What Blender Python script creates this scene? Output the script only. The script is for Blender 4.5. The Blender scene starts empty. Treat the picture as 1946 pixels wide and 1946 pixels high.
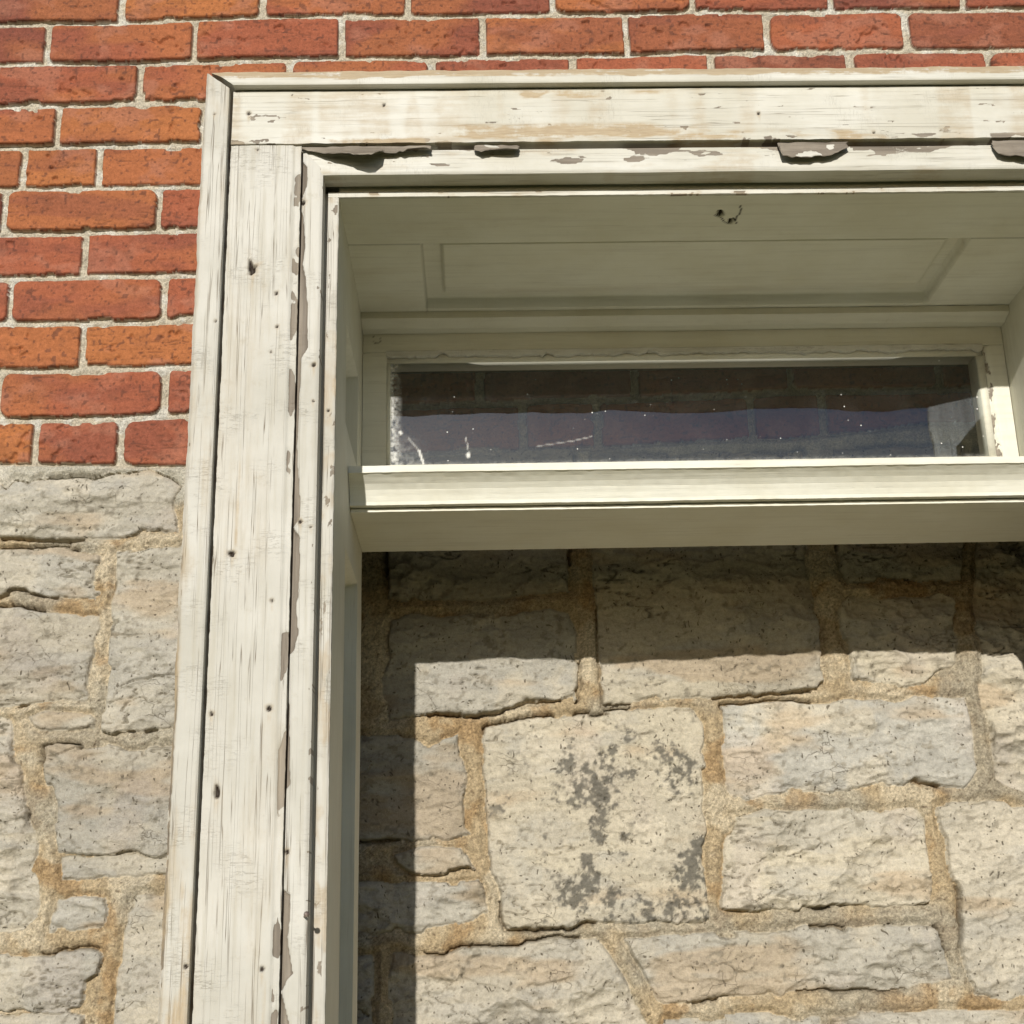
import bpy, math
import numpy as np
from mathutils import Matrix, Vector

# ------------------------------------------------------------------ scale and frame of reference
# model units: wall face at C=1.5, eye at C=0; Z is height over the eye.  world = model * S
S = 1.18
ZE = 1.36
scene = bpy.context.scene
def W3(X, C, Z):
    return (X * S, (C - 1.5) * S, (Z + ZE) * S)

# ------------------------------------------------------------------ camera
PITCH, YAW, ROLL, FPX = 0.30801, 0.02714, -0.02401, 2626.218
cp, sp, cy, sy = math.cos(PITCH), math.sin(PITCH), math.cos(YAW), math.sin(YAW)
fw = Vector((sy * cp, cy * cp, sp)); rt = Vector((cy, -sy, 0.0)); up = rt.cross(fw)
cr, sr = math.cos(ROLL), math.sin(ROLL)
r2 = rt * cr + up * sr; u2 = up * cr - rt * sr
cam = bpy.data.objects.new('camera', bpy.data.cameras.new('camera'))
scene.collection.objects.link(cam)
cam.data.sensor_width = 36.0
cam.data.lens = FPX / 1946.0 * 36.0
cam.data.clip_start = 0.01; cam.data.clip_end = 500
M = Matrix.Identity(4)
for i in range(3):
    M[i][0] = r2[i]; M[i][1] = u2[i]; M[i][2] = -fw[i]
M.translation = Vector(W3(0, 0, 0))
cam.matrix_world = M
scene.camera = cam

# ------------------------------------------------------------------ sky and sun
SX, SZ = 0.1147, -0.3161                      # sunlight travels (SX, 1, SZ)
sun_dir = Vector((-SX, -1.0, -SZ)).normalized()
elev = math.asin(sun_dir.z)
w = bpy.data.worlds.new('World'); scene.world = w; w.use_nodes = True
nt = w.node_tree
bg = nt.nodes['Background']
sky = nt.nodes.new('ShaderNodeTexSky'); sky.sky_type = 'NISHITA'; sky.sun_disc = False
sky.sun_elevation = elev
sky.sun_rotation = math.atan2(sun_dir.x, sun_dir.y)
sky.air_density = 1.0; sky.dust_density = 0.7; sky.ozone_density = 3.0
nt.links.new(sky.outputs[0], bg.inputs[0]); bg.inputs[1].default_value = 0.068
sun = bpy.data.objects.new('sun', bpy.data.lights.new('sun', 'SUN'))
scene.collection.objects.link(sun)
sun.data.energy = 3.9; sun.data.angle = math.radians(0.5); sun.data.color = (1.0, 0.95, 0.86)
sun.rotation_euler = sun_dir.to_track_quat('Z', 'Y').to_euler()
sun.location = W3(-0.5, -3, 2)
vs = scene.view_settings
vs.view_transform = 'Standard'; vs.look = 'None'; vs.gamma = 1.0; vs.exposure = 0.22
scene.cycles.max_bounces = 8; scene.cycles.transparent_max_bounces = 8
scene.cycles.caustics_reflective = False; scene.cycles.caustics_refractive = False

# ------------------------------------------------------------------ noise on arrays
_rng = np.random.RandomState(7)
_T = _rng.rand(64, 256, 256).astype(np.float32)
def vnoise(x, y, seed):
    x = np.asarray(x, dtype=np.float64); y = np.asarray(y, dtype=np.float64)
    T = _T[seed % 64]
    xi = np.floor(x).astype(np.int64); yi = np.floor(y).astype(np.int64)
    fx = (x - xi).astype(np.float32); fy = (y - yi).astype(np.float32)
    fx = fx * fx * (3 - 2 * fx); fy = fy * fy * (3 - 2 * fy)
    a = T[xi & 255, yi & 255]; b = T[(xi + 1) & 255, yi & 255]
    c = T[xi & 255, (yi + 1) & 255]; d = T[(xi + 1) & 255, (yi + 1) & 255]
    return (a + (b - a) * fx) * (1 - fy) + (c + (d - c) * fx) * fy
def fbm(x, y, seed, octv=4, gain=0.5):
    x = np.asarray(x, float); y = np.asarray(y, float)
    s = 0; a = 1.0; t = 0
    for o in range(octv):
        # rotate each octave to hide the lattice
        ca, sa = math.cos(o * 1.1 + .4), math.sin(o * 1.1 + .4)
        s = s + a * vnoise((x * ca - y * sa) * 2 ** o + 17.3 * o, (x * sa + y * ca) * 2 ** o + 9.1 * o, seed + o)
        t += a; a *= gain
    return s / t          # about 0..1, mean 0.5
def worley(x, y, seed):
    """distance to the nearest of jittered points: scooped facets with sharp ridges between them"""
    x = np.asarray(x, float); y = np.asarray(y, float)
    T = _T[seed % 64]; U_ = _T[(seed + 1) % 64]; V_ = _T[(seed + 2) % 64]
    xi = np.floor(x).astype(np.int64); yi = np.floor(y).astype(np.int64)
    best = np.full(x.shape, 9.0); val = np.zeros(x.shape)
    for a in (-1, 0, 1):
        for b in (-1, 0, 1):
            cx = xi + a; cyy = yi + b
            px = cx + T[cx & 255, cyy & 255]; py = cyy + U_[cx & 255, cyy & 255]
            wv = V_[cx & 255, cyy & 255]
            d = (x - px) ** 2 + (y - py) ** 2 + wv * .35
            m = d < best; best = np.where(m, d, best); val = np.where(m, wv, val)
    return best, val
def ss(a, b, x):
    t = np.clip((x - a) / (b - a), 0, 1); return t * t * (3 - 2 * t)
def mixc(c, d, t):
    return c + (np.asarray(d) - c) * t[..., None]

# ------------------------------------------------------------------ mesh building
def mesh_obj(name, P, F, mat, parent=None, smooth=True, col=None, att=None):
    """P: model-space points (X,C,Z), F: quads (or tris) as an int array or list"""
    P = np.asarray(P, float)
    V = np.empty_like(P)
    V[:, 0] = P[:, 0] * S; V[:, 1] = (P[:, 1] - 1.5) * S; V[:, 2] = (P[:, 2] + ZE) * S
    if parent is not None:
        o = parent
        while o is not None:
            V -= np.array(o.location); o = o.parent
    me = bpy.data.meshes.new(name)
    if isinstance(F, np.ndarray):
        n, k = F.shape
        me.vertices.add(len(V)); me.vertices.foreach_set('co', V.astype(np.float32).ravel())
        me.loops.add(n * k); me.loops.foreach_set('vertex_index', F.astype(np.int32).ravel())
        me.polygons.add(n)
        me.polygons.foreach_set('loop_start', np.arange(0, n * k, k, dtype=np.int32))
        me.update(calc_edges=True)
    else:
        me.from_pydata([tuple(v) for v in V], [], [tuple(int(i) for i in f) for f in F]); me.update()
    if smooth:
        me.polygons.foreach_set('use_smooth', np.ones(len(me.polygons), dtype=bool))
    for nm, c in (('Col', col), ('M', att)):
        if c is not None:
            a = me.color_attributes.new(nm, 'FLOAT_COLOR', 'POINT')
            c4 = np.ones((len(V), 4), np.float32); c4[:, :3] = c
            a.data.foreach_set('color', c4.ravel())
    if me.validate(): pass
    me.materials.append(mat)
    o = bpy.data.objects.new(name, me)
    scene.collection.objects.link(o)
    if parent is not None: o.parent = parent
    return o
def thing(name, label, cat, X, C, Z):
    o = bpy.data.objects.new(name, None); scene.collection.objects.link(o)
    o.location = W3(X, C, Z); o.empty_display_size = 0.1
    o['label'] = label; o['category'] = cat; o['kind'] = 'thing'
    return o
class Acc:
    """collects boxes and sheets that belong to one mesh"""
    def __init__(s): s.P = []; s.F = []; s.A = []; s.n = 0
    def add(s, P, F, A=None):
        P = np.asarray(P, float)
        s.P.append(P); s.F.append(np.asarray(F, np.int64) + s.n); s.n += len(P)
        s.A.append(np.zeros((len(P), 3), np.float32) if A is None else A)
    def box(s, x0, x1, c0, c1, z0, z1, bev=0.0):
        P = [(x, c, z) for x in (x0, x1) for c in (c0, c1) for z in (z0, z1)]
        s.add(P, [(0, 1, 3, 2), (4, 6, 7, 5), (0, 4, 5, 1), (2, 3, 7, 6), (0, 2, 6, 4), (1, 5, 7, 3)])
    def build(s, name, mat, parent=None, smooth=False):
        return mesh_obj(name, np.vstack(s.P), np.vstack(s.F), mat, parent, smooth, att=np.vstack(s.A))
def grid_faces(nu, nv, flip=False):
    i = np.arange(nu - 1)[:, None] * nv + np.arange(nv - 1)[None, :]
    q = np.stack([i, i + nv, i + nv + 1, i + 1], -1).reshape(-1, 4)
    return q[:, ::-1] if flip else q
def relief(acc, O, U, V, N, Wd, Hd, step, fn, t=0.012, taper=0.0):
    """a carved board: front face is a fine height sheet, sides and back close it.
    fn(u, v) -> h, peel, hole, stain, du, dv"""
    O, U, V, N = [np.asarray(a, float) for a in (O, U, V, N)]
    nu = max(2, int(Wd / step) + 1); nv = max(2, int(Hd / step) + 1)
    u, v = np.meshgrid(np.linspace(0, Wd, nu), np.linspace(0, Hd, nv), indexing='ij')
    h, peel, hole, stain, du, dv = fn(u, v)
    P = O + U * (u + du)[..., None] + V * (v + dv)[..., None] + N * h[..., None]
    A = np.stack([peel + 0 * u, hole + 0 * u, stain + 0 * u], -1).astype(np.float32)
    flip = np.dot(np.cross(U, V), N) < 0
    F = grid_faces(nu, nv, flip)
    # skirt
    idx = np.arange(nu * nv).reshape(nu, nv)
    ring = np.concatenate([idx[:, 0], idx[-1, 1:], idx[-2::-1, -1], idx[0, -2:0:-1]])
    Pf = P.reshape(-1, 3); Af = A.reshape(-1, 3)
    base = len(Pf)
    hb = h.reshape(-1)[ring][:, None]
    low = Pf[ring] - N * (hb + t)
    # a doubled rim keeps the front edge crisp under smooth shading
    rim = Pf[ring]
    n = len(ring)
    Pa = np.vstack([Pf, rim, low])
    Aa = np.vstack([Af, Af[ring], Af[ring]])
    a = base + np.arange(n); b = base + (np.arange(n) + 1) % n
    Fs = np.stack([a, a + n, b + n, b], -1)
    if flip: Fs = Fs[:, ::-1]
    acc.add(Pa, np.vstack([F, Fs]), Aa)
    # back cap
    c = [O - N * t, O + U * Wd - N * t, O + U * Wd + V * Hd - N * t, O + V * Hd - N * t]
    acc.add(c, [(0, 3, 2, 1) if not flip else (0, 1, 2, 3)])
def extrude(acc, prof, x0, x1, step=0.003, rough=0.0003, seed=3, close=True, att=None):
    """profile list of (C,Z), run along X"""
    prof = np.asarray(prof, float); m = len(prof)
    n = max(2, int((x1 - x0) / step) + 1)
    xs = np.linspace(x0, x1, n)
    P = np.zeros((m, n, 3))
    for j in range(m):
        k = (fbm(xs * 140 + j * 3.1, xs * 0 + j * 5.7, seed, 3) - .5) * 2 * rough
        k2 = (fbm(xs * 9 + j * 0.11, xs * 0 + j * .3, seed + 3, 2) - .5) * 2 * rough
        P[j, :, 0] = xs; P[j, :, 1] = prof[j, 0] + (k + k2) * .7; P[j, :, 2] = prof[j, 1] + (k - k2)
    if close:
        P = np.concatenate([P, P[:1]], 0)
    F = grid_faces(P.shape[0], n)
    A = None if att is None else np.tile(np.asarray(att, np.float32), (P.shape[0] * n, 1))
    # duplicate each profile row so that corners stay sharp
    Pd = []; Fd = []; b = 0
    for j in range(P.shape[0] - 1):
        Pd.append(P[j:j + 2].reshape(-1, 3)); Fd.append(grid_faces(2, n) + b); b += 2 * n
    A = None if att is None else np.tile(np.asarray(att, np.float32), (b, 1))
    acc.add(np.vstack(Pd), np.vstack(Fd), A)
    for e in (0, -1):
        c = P[:m, e]; i0 = len(c)
        ctr = c.mean(0)
        tri = np.array([(k, (k + 1) % m, m, m) for k in range(m)])
        tri = np.array([(k, (k + 1) % m, m, (k + 1) % m) for k in range(m)])
        PP = np.vstack([c, ctr[None]])
        # fan as thin quads (split the edge at its middle)
        mid = (c + np.roll(c, -1, 0)) / 2
        PP = np.vstack([c, mid, ctr[None]])
        q = np.array([(k, m + k, 2 * m, m + (k - 1) % m) for k in range(m)])
        acc.add(PP, q if e == 0 else q[:, ::-1])

# ------------------------------------------------------------------ materials
def new_mat(name):
    m = bpy.data.materials.new(name); m.use_nodes = True
    nt = m.node_tree; b = nt.nodes['Principled BSDF']
    return m, nt, b
class NB:
    def __init__(s, nt): s.nt = nt
    def n(s, t, **kw):
        nd = s.nt.nodes.new(t)
        for k, v in kw.items(): setattr(nd, k, v)
        return nd
    def l(s, a, b): s.nt.links.new(a, b)
    def val(s, sock, v):
        if hasattr(v, 'is_output') or hasattr(v, 'links'): s.l(v, sock)
        else: sock.default_value = v
    def coord(s, scale):
        tc = s.n('ShaderNodeTexCoord'); mp = s.n('ShaderNodeMapping'); mp.inputs['Scale'].default_value = scale
        s.l(tc.outputs['Object'], mp.inputs['Vector']); return mp.outputs[0]
    def noise(s, scale, vec, detail=4, rough=.55, dist=0.0):
        nd = s.n('ShaderNodeTexNoise'); nd.inputs['Scale'].default_value = scale
        nd.inputs['Detail'].default_value = detail; nd.inputs['Roughness'].default_value = rough
        nd.inputs['Distortion'].default_value = dist
        s.l(vec, nd.inputs['Vector']); return nd.outputs['Fac']
    def ramp(s, f, a, b, c0=0.0, c1=1.0):
        nd = s.n('ShaderNodeMapRange'); nd.inputs['From Min'].default_value = a; nd.inputs['From Max'].default_value = b
        nd.inputs['To Min'].default_value = c0; nd.inputs['To Max'].default_value = c1; nd.clamp = True
        s.l(f, nd.inputs['Value']); return nd.outputs[0]
    def math(s, op, a, b=0.0):
        nd = s.n('ShaderNodeMath', operation=op); s.val(nd.inputs[0], a); s.val(nd.inputs[1], b); return nd.outputs[0]
    def mix(s, f, a, b, mode='MIX'):
        nd = s.n('ShaderNodeMix', data_type='RGBA', blend_type=mode)
        s.val(nd.inputs[0], f)
        for sk, v in ((nd.inputs[6], a), (nd.inputs[7], b)):
            if isinstance(v, tuple): sk.default_value = (v[0], v[1], v[2], 1)
            else: s.l(v, sk)
        return nd.outputs[2]
    def vor(s, scale, vec, feature='DISTANCE_TO_EDGE'):
        nd = s.n('ShaderNodeTexVoronoi', feature=feature); nd.inputs['Scale'].default_value = scale
        s.l(vec, nd.inputs['Vector']); return nd.outputs['Distance']
    def bump(s, h, strength, dist, normal=None):
        nd = s.n('ShaderNodeBump'); nd.inputs['Strength'].default_value = strength
        nd.inputs['Distance'].default_value = dist; s.l(h, nd.inputs['Height'])
        if normal is not None: s.l(normal, nd.inputs['Normal'])
        return nd.outputs[0]

def painted_wood(name, base, axis, tint=(.50, .47, .36), wear=0.5, crack=0.5, rough=0.62):
    """old white paint over grey wood; axis = direction of the grain"""
    m, nt, b = new_mat(name); k = NB(nt)
    lng, sht = 9.0, 130.0
    sc = [sht] * 3; sc['XYZ'.index(axis)] = lng
    g = k.coord(tuple(sc)); o = k.coord((1, 1, 1))
    sc2 = [150.0] * 3; sc2['XYZ'.index(axis)] = 14.0
    g2 = k.coord(tuple(sc2))
    grain = k.noise(1.0, g, 6, .6)
    fine = k.noise(6.0, g, 3, .6)
    big = k.noise(9, o, 5, .6)
    blot = k.noise(60, o, 6, .7)
    col = k.mix(k.ramp(big, .38, .66), base, tint)
    col = k.mix(k.math('MULTIPLY', k.ramp(grain, .50, .72), wear), col, (.40, .375, .31))
    col = k.mix(k.math('MULTIPLY', k.ramp(blot, .60, .74), .5 * wear), col, (.33, .29, .21))
    # hairline cracks along the grain
    sc3 = [170.0] * 3; sc3['XYZ'.index(axis)] = 1.8
    g3 = k.coord(tuple(sc3))
    cn = k.noise(1.0, g3, 3, .5, .15)
    cr = k.math('ABSOLUTE', k.math('SUBTRACT', cn, .5))
    crm = k.math('MULTIPLY', k.ramp(cr, 0.0, .012, 1, 0), k.ramp(k.noise(1.0, g2, 3), .42, .56))
    sc4 = [45.0] * 3; sc4['XYZ'.index(axis)] = 420.0
    cz_ = k.math('ABSOLUTE', k.math('SUBTRACT', k.noise(1.0, k.coord(tuple(sc4)), 3, .6), .5))
    crz = k.math('MULTIPLY', k.ramp(cz_, 0.0, .02, 1, 0), k.ramp(k.noise(22, o, 3), .52, .64))
    crm = k.math('MAXIMUM', crm, k.math('MULTIPLY', crz, .45))
    col = k.mix(k.math('MULTIPLY', crm, crack), col, (.16, .13, .095))
    # bare wood where the paint is gone
    at = k.n('ShaderNodeAttribute', attribute_name='M'); sep = k.n('ShaderNodeSeparateColor'); k.l(at.outputs['Color'], sep.inputs[0])
    wood = k.mix(k.ramp(grain, .35, .7), (.15, .125, .098), (.29, .25, .20))
    pm = k.ramp(k.math('ADD', sep.outputs[0], k.math('MULTIPLY', k.math('SUBTRACT', blot, .5), .9)), .45, .55)
    col = k.mix(pm, col, wood)
    stn = k.mix(k.ramp(fine, .3, .7), (.34, .26, .165), (.45, .37, .255))
    sm = k.math('MULTIPLY', sep.outputs[2], k.ramp(k.noise(45, g, 4), .30, .62))
    sm = k.math('MULTIPLY', sep.outputs[2], k.ramp(k.math('ADD', k.math('MULTIPLY', grain, .6), k.math('MULTIPLY', blot, .5)), .42, .62))
    col = k.mix(sm, col, stn)
    col = k.mix(sep.outputs[1], col, (.025, .016, .01))
    k.l(col, b.inputs['Base Color']); b.inputs['Roughness'].default_value = rough
    b.inputs['Specular IOR Level'].default_value = .3
    h = k.math('ADD', k.math('MULTIPLY', grain, .5), k.math('MULTIPLY', fine, .25))
    h = k.math('SUBTRACT', h, k.math('MULTIPLY', crm, .6 * crack))
    h = k.math('SUBTRACT', h, k.math('MULTIPLY', pm, .7))
    n1 = k.bump(h, .55, .0010)
    k.l(n1, b.inputs['Normal'])
    return m

def masonry(name, fscale, bdist, speck, rough=.92, tick=0.0):
    m, nt, b = new_mat(name); k = NB(nt)
    o = k.coord((1, 1, 1)); lay = k.coord((1, 1, 4.0))
    at = k.n('ShaderNodeAttribute', attribute_name='Col')
    f = k.noise(fscale, o, 6, .65); f2 = k.noise(fscale * 3.2, o, 3, .6); f3 = k.noise(38, lay, 6, .62)
    mul = k.math('ADD', k.ramp(f, .25, .75, 1 - speck, 1 + speck), k.ramp(f3, .3, .7, -.10, .10))
    mul = k.math('ADD', mul, k.ramp(f2, .3, .7, -speck * .6, speck * .6))
    cc = k.n('ShaderNodeCombineColor')
    for i in range(3): k.l(mul, cc.inputs[i])
    col = k.mix(1.0, at.outputs['Color'], cc.outputs[0], 'MULTIPLY')
    if tick > 0:
        tv = k.coord((150, 150, 95)); wv = k.n('ShaderNodeVectorMath', operation='ADD'); 
        nz = k.n('ShaderNodeTexNoise'); nz.inputs['Scale'].default_value = 30; k.l(o, nz.inputs['Vector'])
        sc = k.n('ShaderNodeVectorMath', operation='SCALE'); sc.inputs['Scale'].default_value = 5.0
        k.l(nz.outputs['Color'], sc.inputs[0]); k.l(tv, wv.inputs[0]); k.l(sc.outputs[0], wv.inputs[1])
        vd = k.vor(1.0, wv.outputs[0], 'F1')
        t1 = k.math('MULTIPLY', k.ramp(vd, .14, .24, 1, 0), k.ramp(k.noise(70, o, 3), .46, .56))
        ce = k.coord((26, 26, 44)); we = k.n('ShaderNodeVectorMath', operation='ADD')
        s2 = k.n('ShaderNodeVectorMath', operation='SCALE'); s2.inputs['Scale'].default_value = 2.6
        nz2 = k.n('ShaderNodeTexNoise'); nz2.inputs['Scale'].default_value = 16; nz2.inputs['Detail'].default_value = 6; k.l(o, nz2.inputs['Vector'])
        k.l(nz2.outputs['Color'], s2.inputs[0]); k.l(ce, we.inputs[0]); k.l(s2.outputs[0], we.inputs[1])
        ve = k.vor(1.0, we.outputs[0])
        t2 = k.math('MULTIPLY', k.ramp(ve, .0, .016, 1, 0), k.ramp(k.noise(14, o, 4), .55, .64))
        col = k.mix(k.math('MULTIPLY', t1, tick), col, (.10, .085, .06))
        col = k.mix(k.math('MULTIPLY', t2, tick * .75), col, (.13, .105, .07))
    k.l(col, b.inputs['Base Color']); b.inputs['Roughness'].default_value = rough
    b.inputs['Specular IOR Level'].default_value = .2
    h = k.math('ADD', f, k.math('MULTIPLY', f2, .5))
    if tick > 0: h = k.math('SUBTRACT', h, k.math('MULTIPLY', k.math('ADD', t1, t2), .5))
    k.l(k.bump(h, .8, bdist), b.inputs['Normal'])
    return m

M_brick = masonry('brick', 230, .0018, .26)
M_stone = masonry('limestone', 190, .0026, .19, tick=.85)
M_mortar = masonry('sandy mortar', 400, .0042, .46)

cream = (.74, .70, .61)
P_side = painted_wood('weathered white paint, upright boards', (.53, .515, .47), 'Z', (.43, .415, .365), .75, 1.0)
P_head = painted_wood('weathered white paint, head boards', (.60, .59, .54), 'X', (.50, .48, .41), .45, .6)
P_in_v = painted_wood('sheltered white paint, upright', (.68, .665, .575), 'Z', (.62, .60, .50), .22, .2, .55)
P_in_h = painted_wood('sheltered white paint, level', (.71, .70, .615), 'X', (.65, .63, .525), .22, .2, .55)
P_dark = painted_wood('unpainted rough wood', (.12, .09, .065), 'Z', (.08, .06, .045), .3, .3, .9)
P_bare = painted_wood('grey bare wood', (.20, .165, .125), 'X', (.13, .105, .08), .5, .6, .85)

def glass_mat():
    m = bpy.data.materials.new('old window glass'); m.use_nodes = True
    nt = m.node_tree; nt.nodes.remove(nt.nodes['Principled BSDF']); k = NB(nt)
    out = nt.nodes['Material Output']
    o = k.coord((1, 1, 1))
    wob = k.noise(7, o, 2, .4)
    nrm = k.bump(wob, .35, .004)
    fr = k.n('ShaderNodeFresnel'); fr.inputs['IOR'].default_value = 1.52; k.l(nrm, fr.inputs['Normal'])
    f2 = k.math('MINIMUM', k.math('MULTIPLY', fr.outputs[0], 2.3), 1.0)
    tr = k.n('ShaderNodeBsdfTransparent'); tr.inputs[0].default_value = (.93, .95, .94, 1)
    gl = k.n('ShaderNodeBsdfGlossy'); gl.inputs['Roughness'].default_value = .004; gl.inputs[0].default_value = (.84, .93, 1, 1); k.l(nrm, gl.inputs['Normal'])
    mx = k.n('ShaderNodeMixShader'); k.l(f2, mx.inputs[0]); k.l(tr.outputs[0], mx.inputs[1]); k.l(gl.outputs[0], mx.inputs[2])
    # dust, smears, paint flecks and a few scratches
    di = k.n('ShaderNodeBsdfDiffuse'); di.inputs[0].default_value = (.75, .75, .72, 1)
    at = k.n('ShaderNodeAttribute', attribute_name='M'); sep = k.n('ShaderNodeSeparateColor'); k.l(at.outputs['Color'], sep.inputs[0])
    sp = k.vor(95, o, 'F1')
    fl = k.math('MULTIPLY', k.ramp(sp, .05, .10, 1, 0), k.ramp(k.noise(33, o, 2), .50, .66))
    film = k.math('MULTIPLY', k.ramp(k.noise(26, o, 6, .7, .8), .30, .80), .018)
    edge = k.math('MULTIPLY', sep.outputs[0], k.ramp(k.noise(160, o, 5, .7), .35, .70))
    scv = k.coord((18, 18, 240)); 
    d = k.math('MAXIMUM', k.math('MAXIMUM', fl, film), k.math('MAXIMUM', edge, sep.outputs[1]))
    mx2 = k.n('ShaderNodeMixShader'); k.l(d, mx2.inputs[0]); k.l(mx.outputs[0], mx2.inputs[1]); k.l(di.outputs[0], mx2.inputs[2])
    k.l(mx2.outputs[0], out.inputs['Surface'])
    return m
M_glass = glass_mat()

def ground_mat():
    m, nt, b = new_mat('pale limestone path and lawn'); k = NB(nt)
    o = k.coord((1, 1, 1))
    c = k.mix(k.ramp(k.noise(1.2, o, 6), .4, .6), (.72, .64, .33), (.62, .57, .27))
    c = k.mix(k.ramp(k.noise(60, o, 4), .35, .7), c, (.62, .58, .32))
    sp = k.n('ShaderNodeSeparateXYZ'); k.l(o, sp.inputs[0])
    far = k.ramp(k.math('ADD', sp.outputs[1], k.math('MULTIPLY', k.noise(1.5, o, 4), 1.2)), -1.15, -.85, 1, 0)  # bright strip by the wall, added to bounce light up to the soffit
    dark_rest = k.mix(k.ramp(k.noise(25, o, 5), .35, .65), (.035, .05, .016), (.065, .08, .028))  # unseen ground farther out, made dark to limit fill on the shaded wall
    c = k.mix(far, c, dark_rest)
    k.l(c, b.inputs['Base Color']); b.inputs['Roughness'].default_value = .95
    k.l(k.bump(k.noise(80, o, 5), .8, .01), b.inputs['Normal'])
    return m

# ------------------------------------------------------------------ ground
gp = [(-60, -60, -ZE), (60, -60, -ZE), (60, 30, -ZE), (-60, 30, -ZE)]
g = mesh_obj('ground', gp, [(0, 1, 2, 3)], ground_mat(), None, False)
g['kind'] = 'structure'

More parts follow.
